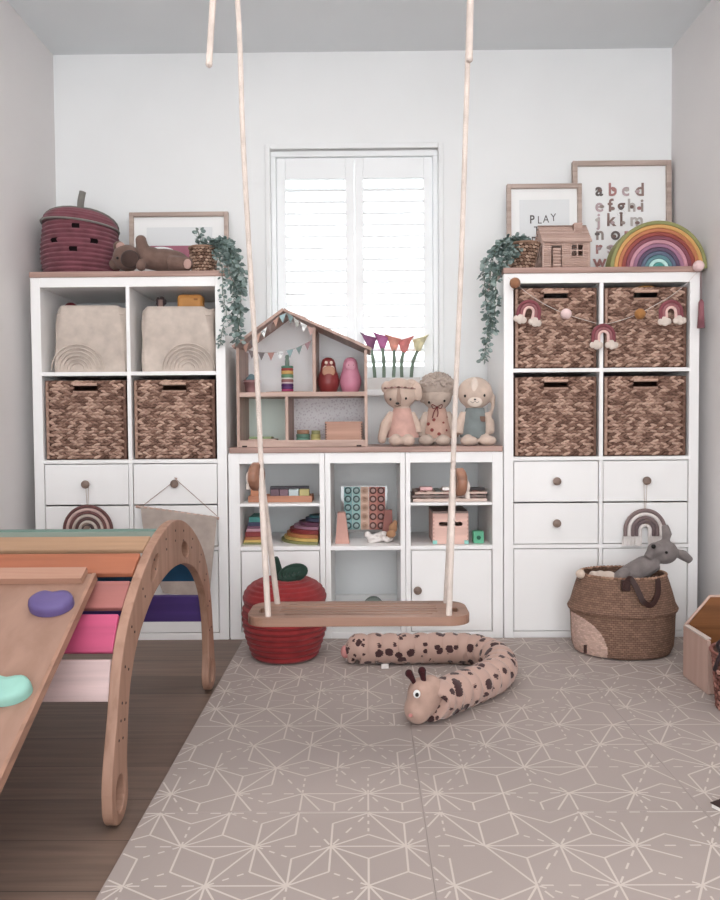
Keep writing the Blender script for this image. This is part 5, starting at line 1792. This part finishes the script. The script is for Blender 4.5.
# ------------------------------------------------------------------ swing
SY0, SY1, SZ = 1.80, 1.97, 0.39
SX0, SX1 = -0.292, 0.250
sw = thing('rope_swing', 'slatted wooden swing seat hanging on white ropes from the ceiling', 'swing', ((SX0 + SX1) / 2, 1.885, SZ - 0.022))
cx = (SX0 + SX1) / 2; cy = (SY0 + SY1) / 2
outl = rr2(cx, cy, SX1 - SX0, SY1 - SY0, 0.05, 8)
hl = []
for k in range(5):
    yy = SY0 + 0.034 + k * (SY1 - SY0 - 0.068) / 4
    hl.append(rr2(cx, yy, 0.36 + (0.03 if k in (1, 2, 3) else 0), 0.0075, 0.0035, 3))
for sx in (SX0 + 0.032, SX1 - 0.032):
    hl.append(rr2(sx, cy - .01, 0.014, 0.045, 0.0068, 4))
seat = flat([outl] + hl, 0.022, 0.0012, Matrix.Translation((0, 0, SZ - 0.011)))
part('seat', seat, 'seat', sw)
Yr = 1.885
for side in (-1, 1):
    if side < 0:
        top, jn = (-0.345, Yr, ZC - 0.02), at(261.5, 474, Yr); fr_ = (-0.239, 1.818); bk_ = (-0.231, 1.945)
        disc = at(256.5, 476.5, Yr); mids = [at(243, 140, Yr), at(251, 280, Yr), at(257.5, 385, Yr)]; tl0, tl1 = at(213, 0, Yr), at(209, 64, Yr)
    else:
        top, jn = (0.277, Yr, ZC - 0.02), at(452.8, 475, Yr); fr_ = (0.197, 1.818); bk_ = (0.2035, 1.945)
        disc = at(459.5, 482, Yr); mids = [at(467.3, 75, Yr), at(461, 270, Yr), at(456, 385, Yr)]; tl0, tl1 = at(470.5, 0, Yr - .01), at(469.5, 59, Yr - .01)
    part('rope', MB().tube(spline([top, at(237.5 if side < 0 else 469.5, 0, Yr)] + mids + [jn], 5), 0.0064, 12), 'rope', sw)
    for (x, y) in (fr_, bk_):
        part('rope', MB().tube(spline([jn + Vector((0, 0, 0.004)), jn + Vector((0, (y - Yr) * .12, -.02)), Vector((x, y, SZ - 0.001))], 8), 0.0074, 10), 'rope', sw)
    part('rope_tail', MB().tube([Vector(top) + Vector((side * .014, 0, 0)), tl0, tl1], 0.0078, 10).ell(tl1, 0.0085, None, 0, 12, 8), 'rope', sw)
    dm = MB().lathe([(0.010, 0.0115), (0.030, 0.0115), (0.0355, 0.007), (0.0355, -0.007), (0.030, -0.0115), (0.010, -0.0115), (0.010, 0.0115)], (0, 0, 0), 36, 0, 1, 1, False, False)
    T = Matrix.Translation(disc) @ (RZ(-14 if side < 0 else 10) @ RY(90)).to_4x4()
    dm.v = [T @ v for v in dm.v]
    part('wooden_ring', dm, 'walnut', sw)
    kx = disc + Vector((side * 0.0175, 0, -0.002 if side < 0 else -0.012))
    kn = MB().ell(kx, (0.009, 0.012, 0.016), None, 0, 12, 8).tube([disc, kx, kx + Vector((side * .003, 0, -0.03))], [0.007, .007, .006], 8)
    part('rope_knot', kn, 'rope', sw)
    part('ceiling_hook', MB().lathe([(0.03, 0), (0.03, -0.006), (0.008, -0.01), (0.008, -0.03), (0, -0.03)], (top[0], Yr, ZC), 18), paint((190, 190, 190), 0.3), sw)

# ------------------------------------------------------------------ belly basket
c = Vector((at(622, 640, 2.79).x, 2.790, 0.0095))
bl = thing('belly_basket', 'seagrass belly basket with a pale painted patch before the right shelf unit', 'basket', c)
prof = [(0.0, 0.0), (0.150, 0.0), (0.172, 0.006), (0.182, 0.03), (0.186, 0.07), (0.187, 0.12), (0.189, 0.150), (0.196, 0.158), (0.199, 0.166), (0.193, 0.176), (0.188, 0.186), (0.180, 0.215), (0.168, 0.255), (0.157, 0.288), (0.153, 0.290), (0.149, 0.286), (0.160, 0.25), (0.17, 0.2), (0.176, 0.12), (0.16, 0.02), (0, 0.02)]
fine = []
for (a, b_) in zip(prof, prof[1:]):
    n = max(1, int(math.hypot(b_[0] - a[0], b_[1] - a[1]) / 0.003))
    for k in range(n):
        fine.append((a[0] + (b_[0] - a[0]) * k / n, a[1] + (b_[1] - a[1]) * k / n))
fine.append(prof[-1])
SEGB = 320
pc_ = at(570.5, 658, 2.65)
outer_n = next(i for i, p in enumerate(fine) if p[1] > 0.289)
def mif(i, j):
    if i > outer_n: return 0
    a = 2 * PI * (j + .5) / SEGB
    x = c.x + math.cos(a) * fine[i][0]; y = math.sin(a)
    z = c.z + fine[i][1]
    if y < 0.0 and z < c.z + 0.150 and z > 0.012:
        if math.hypot((x - pc_.x) * 1.0, z - pc_.z) < 0.137:
            return 1
    return 0
M['belly'] = woven('belly_weave', (154, 116, 96), (92, 62, 48), 0.016, 0.008, 1.0)
M['belly_pale'] = woven('belly_weave_pale', (214, 178, 162), (184, 146, 130), 0.014, 0.0065, 0.5)
SYb = 0.78
b_ = MB().lathe(fine, c, SEGB, 0, 1.0, SYb, False, False, True, mif)
part('body', b_, ['belly', 'belly_pale'], bl)
rim = MB()
for k in range(64):
    a0 = 2 * PI * k / 64
    rim.ell(c + Vector((0.1535 * math.cos(a0), 0.1535 * SYb * math.sin(a0), 0.288)), (0.0105, 0.0055, 0.0055), RZ(math.degrees(a0) + 90 + 18), 0, 8, 6)
part('rim', rim, island('belly_rim', (112, 76, 60), (150, 112, 90), (180, 140, 116)), bl)
def strap(pts, w, t, up):
    P = spline(pts, 6)
    rings = []
    for i, p in enumerate(P):
        d = (P[min(i + 1, len(P) - 1)] - P[max(i - 1, 0)]).normalized()
        s = d.cross(Vector(up)).normalized()
        n = d.cross(s)
        rings.append([p + s * w / 2 + n * t / 2, p - s * w / 2 + n * t / 2, p - s * w / 2 - n * t / 2, p + s * w / 2 - n * t / 2])
    return MB().loft(rings, 0, False)
part('handle', strap([at(624.5, 589, 2.640), at(629.5, 578.5, 2.654), at(636, 587, 2.638), at(643, 601, 2.622), at(651, 605, 2.628), at(657.5, 595, 2.652), at(658, 582, 2.678), at(656.5, 576, 2.70)], 0.019, 0.004, (0, 1, 0)), 'leather', bl, 'dark leather handle')
hb = MB().box(at(621.5, 591, 2.652) - Vector((0.0, 0.006, 0)), at(630, 580, 2.652) + Vector((0, 0.006, 0)), 0.002)
part('handle_patch', hb, 'leather', bl, 'leather patch under the handle')
part('label_tab', MB().box(at(583.5, 653, 2.672) - Vector((0, .004, 0)), at(587, 645, 2.668) + Vector((0, .004, 0)), 0.0008), 'leather', bl, 'small dark tab')
# contents
el_ = thing('plush_mouse', 'grey plush animal with floppy ears climbing out of the belly basket', 'soft toy', at(640, 570, 2.80))
Ye = 2.79
bb = MB()
El(bb, 664, 552, Ye, 13.5, 12, .05); El(bb, 656, 549, Ye - .02, 8.5, 7, .03)
Tu(bb, [(656, 561, Ye), (645, 566, Ye), (632, 576, Ye + .01), (620, 585, Ye + .02)], [9, 11, 13, 13])
Tu(bb, [(648, 558, Ye - .02), (654, 548, Ye - .02), (652, 545, Ye - .02)], [5, 5, 5])
Tu(bb, [(628, 572, Ye - .03), (620, 577, Ye - .04), (613, 584, Ye - .03)], [6, 6.5, 6])
Tu(bb, [(665, 543, Ye), (667, 534, Ye), (665, 525, Ye + .01)], [3.2, 5, 3.4])
Tu(bb, [(674, 552, Ye), (683, 555, Ye), (691, 561, Ye)], [3.4, 5.5, 3.6])
part('body', blob(bb, 0.005, 5), 'grey_plush', el_)
El(q := MB(), 653.5, 546.5, Ye - .049, 2.4, 2.4, .008); part('nose', q, 'black', el_, 'black nose')
El(q := MB(), 666.5, 552.5, Ye - .049, 1.5, 1.5, .005); part('eye', q, 'black', el_)
mb = MB()
for x, y, r in ((601, 575.5, 6), (609, 576, 7), (594, 576, 5)):
    El(mb, x, y, 2.77, r, 5, .03)
solo('cream_cloth', blob(mb, 0.004, 3), 'cream', 'cream soft cloth showing inside the belly basket rim', 'cloth')
solo('cream_ball', MB().ell(at(580.5, 574, 2.76) , 0.017), felt((212, 190, 172)), 'small cream ball at the left rim of the belly basket', 'ball')

# ------------------------------------------------------------------ toy crate at the right edge
tc_ = thing('wooden_toy_box', 'pale pink wooden box with an orange inside at the right wall', 'toy box', (1.2, 2.46, 0.0095))
x0, x1, y0, y1, z0 = 1.047, 1.345, 2.325, 2.505, 0.0105
zl = 0.178
part('side_panel', MB().box((x0, y0, z0), (x0 + 0.01, y1, zl), 0.0015), 'pale_pink_wood', tc_)
part('side_panel', MB().box((x1 - 0.01, y0, z0), (x1, y1, zl), 0.0015), 'pale_pink_wood', tc_)
part('back_panel', MB().prism([(x0 + .01, z0), (x1 - .01, z0), (x1 - .01, zl), (x1 - 0.07, zl + 0.095), (x0 + 0.085, zl + 0.095), (x0 + .01, zl)], y1 - 0.01, y1 - 0.001), 'orange_wood', tc_, 'orange stained back panel')
part('edge_trim', MB().tube([(x0 + .004, y1 - 0.005, zl), (x0 + 0.085, y1 - 0.005, zl + 0.097), (x1 - 0.07, y1 - 0.005, zl + 0.097), (x1 - .004, y1 - 0.005, zl)], 0.0055, 4), 'pale_pink_wood', tc_)
part('front_panel', MB().box((x0 + .01, y0, z0), (x1 - .01, y0 + 0.01, zl - 0.02), 0.0015), 'pale_pink_wood', tc_)
part('bottom', MB().box((x0 + .01, y0 + .01, z0), (x1 - .01, y1 - .01, z0 + .008)), 'orange_wood', tc_)
ls = MB().box((x0 - 0.003, y0 + 0.01, zl), (x0 + 0.016, y1 - 0.01, zl + 0.005), 0.001)
part('top_rail', ls, wood('white_rail', (216, 200, 190), None, 'Y'), tc_)
part('lining', MB().box((x0 + 0.0105, y0 + 0.012, zl - 0.045), (x0 + 0.0145, y1 - 0.03, zl - 0.004), 0.001), 'dark', tc_, 'dark felt lining')
# small wicker doll basket
c = Vector((1.120, 2.195, 0.0095))
wbk = thing('wicker_basket', 'red brown wicker basket with a dark ribbon at the right edge', 'basket', c)
wicker_pot(c, 0.098, 0.112, 0.17, wbk, 'redwicker', 'body', (0, 0), 11, 34)
rb = MB()
kp = Vector((1.012, 2.16, 0.190))
for (pts) in ([kp, kp + Vector((-0.02, -.02, 0.03)), kp + Vector((0.004, -.02, 0.045)), kp + Vector((0.02, -.01, 0.02)), kp], [kp, kp + Vector((-0.018, -.02, -0.012)), kp + Vector((-0.026, -.015, -0.045))], [kp, kp + Vector((0.012, -.02, -0.02)), kp + Vector((0.014, -.02, -0.05))]):
    rb.tube(spline(pts, 5), 0.0055, 6)
rb.ell(kp + Vector((0, -.012, 0)), 0.011)
part('ribbon', rb, felt((50, 34, 36)), wbk, 'dark ribbon bow')
# book corner at the lower right edge
bkx, bky = 0.786, 1.565
bo = thing('picture_book', 'white book with a dark cover, its corner showing at the lower right', 'book', (bkx + 0.1, bky, 0.0095))
R_ = RZ(28)
pg = MB(); pg.box((-0.0, -0.08, 0.001), (0.2, 0.08, 0.010)); cvb = MB(); cvb.box((-0.002, -0.082, 0.0102), (0.2, 0.082, 0.0122))
for q in (pg, cvb):
    q.v = [Matrix.Translation((bkx, bky, 0.0095)) @ (R_ @ v) + Vector((0, 0, 0)) for v in q.v]
part('pages', pg, paint((236, 230, 224)), bo); part('cover', cvb, 'dark', bo)

# ------------------------------------------------------------------ climbing arch with ramp
AX = -0.5415   # middle of the visible side
cl_ = thing('climbing_arch', 'wooden climbing arch with rainbow coloured slats on the plank floor', 'climbing toy', (-0.85, 2.03, 0))
def smooth2(pts, n=5):
    return [(p.x, p.y) for p in spline([(a, b_, 0) for a, b_ in pts], n)]
foot = lambda yc, zc, r, a0, a1, n=12: [(yc + r * math.cos(math.radians(a0 + (a1 - a0) * k / n)), zc + r * math.sin(math.radians(a0 + (a1 - a0) * k / n))) for k in range(n + 1)]
R_f = 0.054
outer = smooth2([(1.5405, 0.085), (1.547, 0.125), (1.566, 0.185), (1.581, 0.225), (1.592, 0.262), (1.618, 0.335), (1.672, 0.412), (1.765, 0.482), (1.868, 0.536), (1.985, 0.572), (2.085, 0.582), (2.18, 0.570), (2.29, 0.532), (2.40, 0.468), (2.47, 0.395), (2.515, 0.300), (2.535, 0.21), (2.552, 0.125)], 5)
inner = smooth2([(2.475, 0.125), (2.472, 0.20), (2.455, 0.272), (2.405, 0.352), (2.31, 0.418), (2.20, 0.452), (2.09, 0.463), (1.99, 0.457), (1.895, 0.437), (1.805, 0.398), (1.728, 0.345), (1.680, 0.28), (1.658, 0.21), (1.645, 0.125)], 5)
poly = outer + foot(2.515, 0.056, R_f, 35, -215 + 30, 16)
poly += inner + foot(1.595, 0.056, R_f, -5, -180, 16)
hole_s = [circ(1.595, 0.066, 0.029, 0.042, 20), circ(2.515, 0.064, 0.027, 0.040, 20), circ(1.885, 0.492, 0.044, 0.021, 20, 0.62), circ(2.19, 0.492, 0.042, 0.021, 20, -0.35)]
TA = Matrix(((0, 0, 1, 0), (1, 0, 0, 0), (0, 1, 0, 0), (0, 0, 0, 1)))
def side_panel(X):
    m = flat([poly] + hole_s, 0.023, 0.0025, Matrix.Translation((X, 0, 0)) @ TA)
    # screw plugs along the band
    for k in range(len(outer)):
        if k % 5 == 0 and 5 < k < len(outer) - 5:
            a = Vector(outer[k]); b2 = Vector((2.05, 0.12))
            for dd in (0.026, 0.052):
                p = a + (b2 - a).normalized() * dd
                Tq = Matrix.Translation((X + 0.0115, p.x, p.y)) @ RY(90).to_4x4()
                q = MB().lathe([(0.0032, 0), (0.0030, 0.0008), (0, 0.0009)], (0, 0, 0), 10, 1)
                q.v = [Tq @ v for v in q.v]
                join(m, q)
    return m
def CT(m, zup=False):
    out = []
    for v in m.v:
        y = 1.595 + (v.y - 1.595) * 0.895
        out.append(Vector((v.x + (y - 1.595) * 0.036, y, v.z + (0.014 * max(0, v.z - 0.25) / 0.33 if zup else 0))))
    m.v = out
    return m
part('side_panel', CT(side_panel(AX), True), ['birch', 'dark'], cl_)
part('side_panel', CT(side_panel(AX - 0.70), True), ['birch', 'dark'], cl_)
sl = [((1.612, 0.305), 80, (202, 172, 169), 'pale pink slat', .088), ((1.655, 0.397), 60, (190, 68, 108), 'hot pink slat', .086), ((1.735, 0.466), 40, (158, 92, 86), 'rose red slat', .078), ((1.815, 0.524), 30, (164, 92, 62), 'orange slat', .075), ((1.905, 0.560), 20, (170, 130, 98), 'yellow slat', .068), ((2.005, 0.566), 8, (122, 136, 124), 'sage green slat', .07),
      ((2.10, 0.568), -4, (100, 132, 122), 'green slat', .07), ((2.195, 0.552), -14, (84, 118, 132), 'teal slat', .07), ((2.30, 0.517), -25, (176, 118, 108), 'rose slat on the far side', .085), ((2.42, 0.405), -52, (34, 84, 122), 'deep blue slat', .085), ((2.49, 0.272), -72, (82, 58, 128), 'purple slat', .092)]
for (yc, zc), ang, cc, lab, wd in sl:
    n = Vector((0, -math.sin(math.radians(ang)), math.cos(math.radians(ang))))
    ins = -0.004 if lab != 'rose slat on the far side' else 0.006
    ct = Vector(((AX - 0.35), yc, zc)) + n * ins
    end = 0.0123
    part('slat', CT(MB().box(ct - Vector((0.35 - end, wd / 2, 0.007)), ct + Vector((0.35 - end, wd / 2, 0.007)), 0.003, 0, RX(ang))), wood('slat_%d_%d' % (cc[0], cc[1]), cc, dk(cc, 0.93), 'X', 0.5), cl_, lab)
# ramp leaning on the arch
rx1, rx0 = -0.628, -1.115
P0 = Vector((0, 1.725, 0.514)); P1 = Vector((0, 0.82, 0.013))
dv = (P1 - P0); Lr = dv.length; dv.normalize(); nv = Vector((0, -dv.z, dv.y)); nv = nv if nv.z > 0 else -nv
def ramp_pt(x, s, h):
    return Vector((x, 0, 0)) + P0 + dv * s + nv * h
def rbox(x0, x1, s0, s1, h0, h1):
    m = MB()
    return m.loft([[ramp_pt(x0, s, h0), ramp_pt(x1, s, h0), ramp_pt(x1, s, h1), ramp_pt(x0, s, h1)] for s in (s0, s1)], 0, False)
rmp = thing('climbing_ramp', 'plain wooden ramp with climbing holds leaning on the climbing arch', 'climbing toy', (-0.9, 1.4, 0))
part('board', rbox(rx0, rx1, 0.0, Lr, -0.014, 0.0), 'ramp', rmp)
part('top_rail', rbox(rx0, rx1 - 0.012, -0.004, 0.035, 0.0005, 0.016), wood('rail_wood', (172, 126, 104), (158, 112, 90), 'X'), rmp)
part('edge_strip', rbox(rx1, rx1 + 0.008, 0.0, Lr, -0.018, 0.002), wood('edge_wood', (160, 116, 94), None, 'Y'), rmp)
def hold(px, py, w_, d_, cc, label, par, bend):
    # point on ramp plane under the pixel
    d = _f + _r * ((px - 360) / FPX) - _u * ((py - 450) / FPX)
    t = (P0 - CAMLOC).dot(nv) / d.dot(nv)
    h = CAMLOC + d * t
    s = (h - P0).dot(dv)
    rings = []
    for (k, hh) in ((1.0, 0.0), (1.0, 0.012), (0.95, 0.02), (0.8, 0.024), (0.4, 0.0255)):
        rg = []
        for q in range(36):
            a = 2 * PI * q / 36
            x = w_ * k * math.cos(a); y = d_ * k * math.sin(a) * (1 - bend * 0.4 * math.exp(-((math.cos(a)) / .4) ** 2) * (1 if math.sin(a) < 0 else 0))
            rg.append(ramp_pt(h.x + x, s + y, hh + 0.0005))
        rings.append(rg)
    solo('climbing_hold', MB().loft(rings, 0, True), paint(cc), label, 'climbing hold', 'climbing holds on the ramp')
hold(52, 606, 0.048, 0.036, (92, 76, 130), 'purple bean shaped hold screwed to the ramp', rmp, 0.9)
hold(6, 693, 0.050, 0.034, (134, 184, 170), 'mint green bean shaped hold screwed low on the ramp', rmp, 0.9)

# ------------------------------------------------------------------ light
la = bpy.data.lights.new('ceiling_fill', 'AREA'); la.shape = 'RECTANGLE'; la.size = 2.4; la.size_y = 2.4; la.energy = 7.5; la.color = (1.0, 0.96, 0.93)  # invented fill under the ceiling, added to brighten the floor
lo_ = bpy.data.objects.new('ceiling_fill', la); COL.objects.link(lo_); lo_.location = (0, 1.1, ZC - 0.03)
su = bpy.data.lights.new('sun', 'SUN'); su.energy = 0.6; su.angle = math.radians(50)
so = bpy.data.objects.new('sun', su); COL.objects.link(so); so.location = (0, 6, 5); so.rotation_euler = Vector((0, -0.75, -0.66)).to_track_quat('-Z', 'Y').to_euler()
w = bpy.data.worlds.new('world'); SC.world = w; w.use_nodes = True
bg = w.node_tree.nodes['Background']
bg.inputs['Color'].default_value = (0.93, 0.97, 1.0, 1)
bg.inputs['Strength'].default_value = 1.35
SC.view_settings.view_transform = 'Standard'; SC.view_settings.look = 'None'
SC.view_settings.gamma = 1.0; SC.view_settings.use_curve_mapping = False
SC.view_settings.exposure = 1.97
SC.cycles.use_denoising = True
SC.cycles.max_bounces = 8; SC.cycles.diffuse_bounces = 6
SC.cycles.sample_clamp_indirect = 6.0
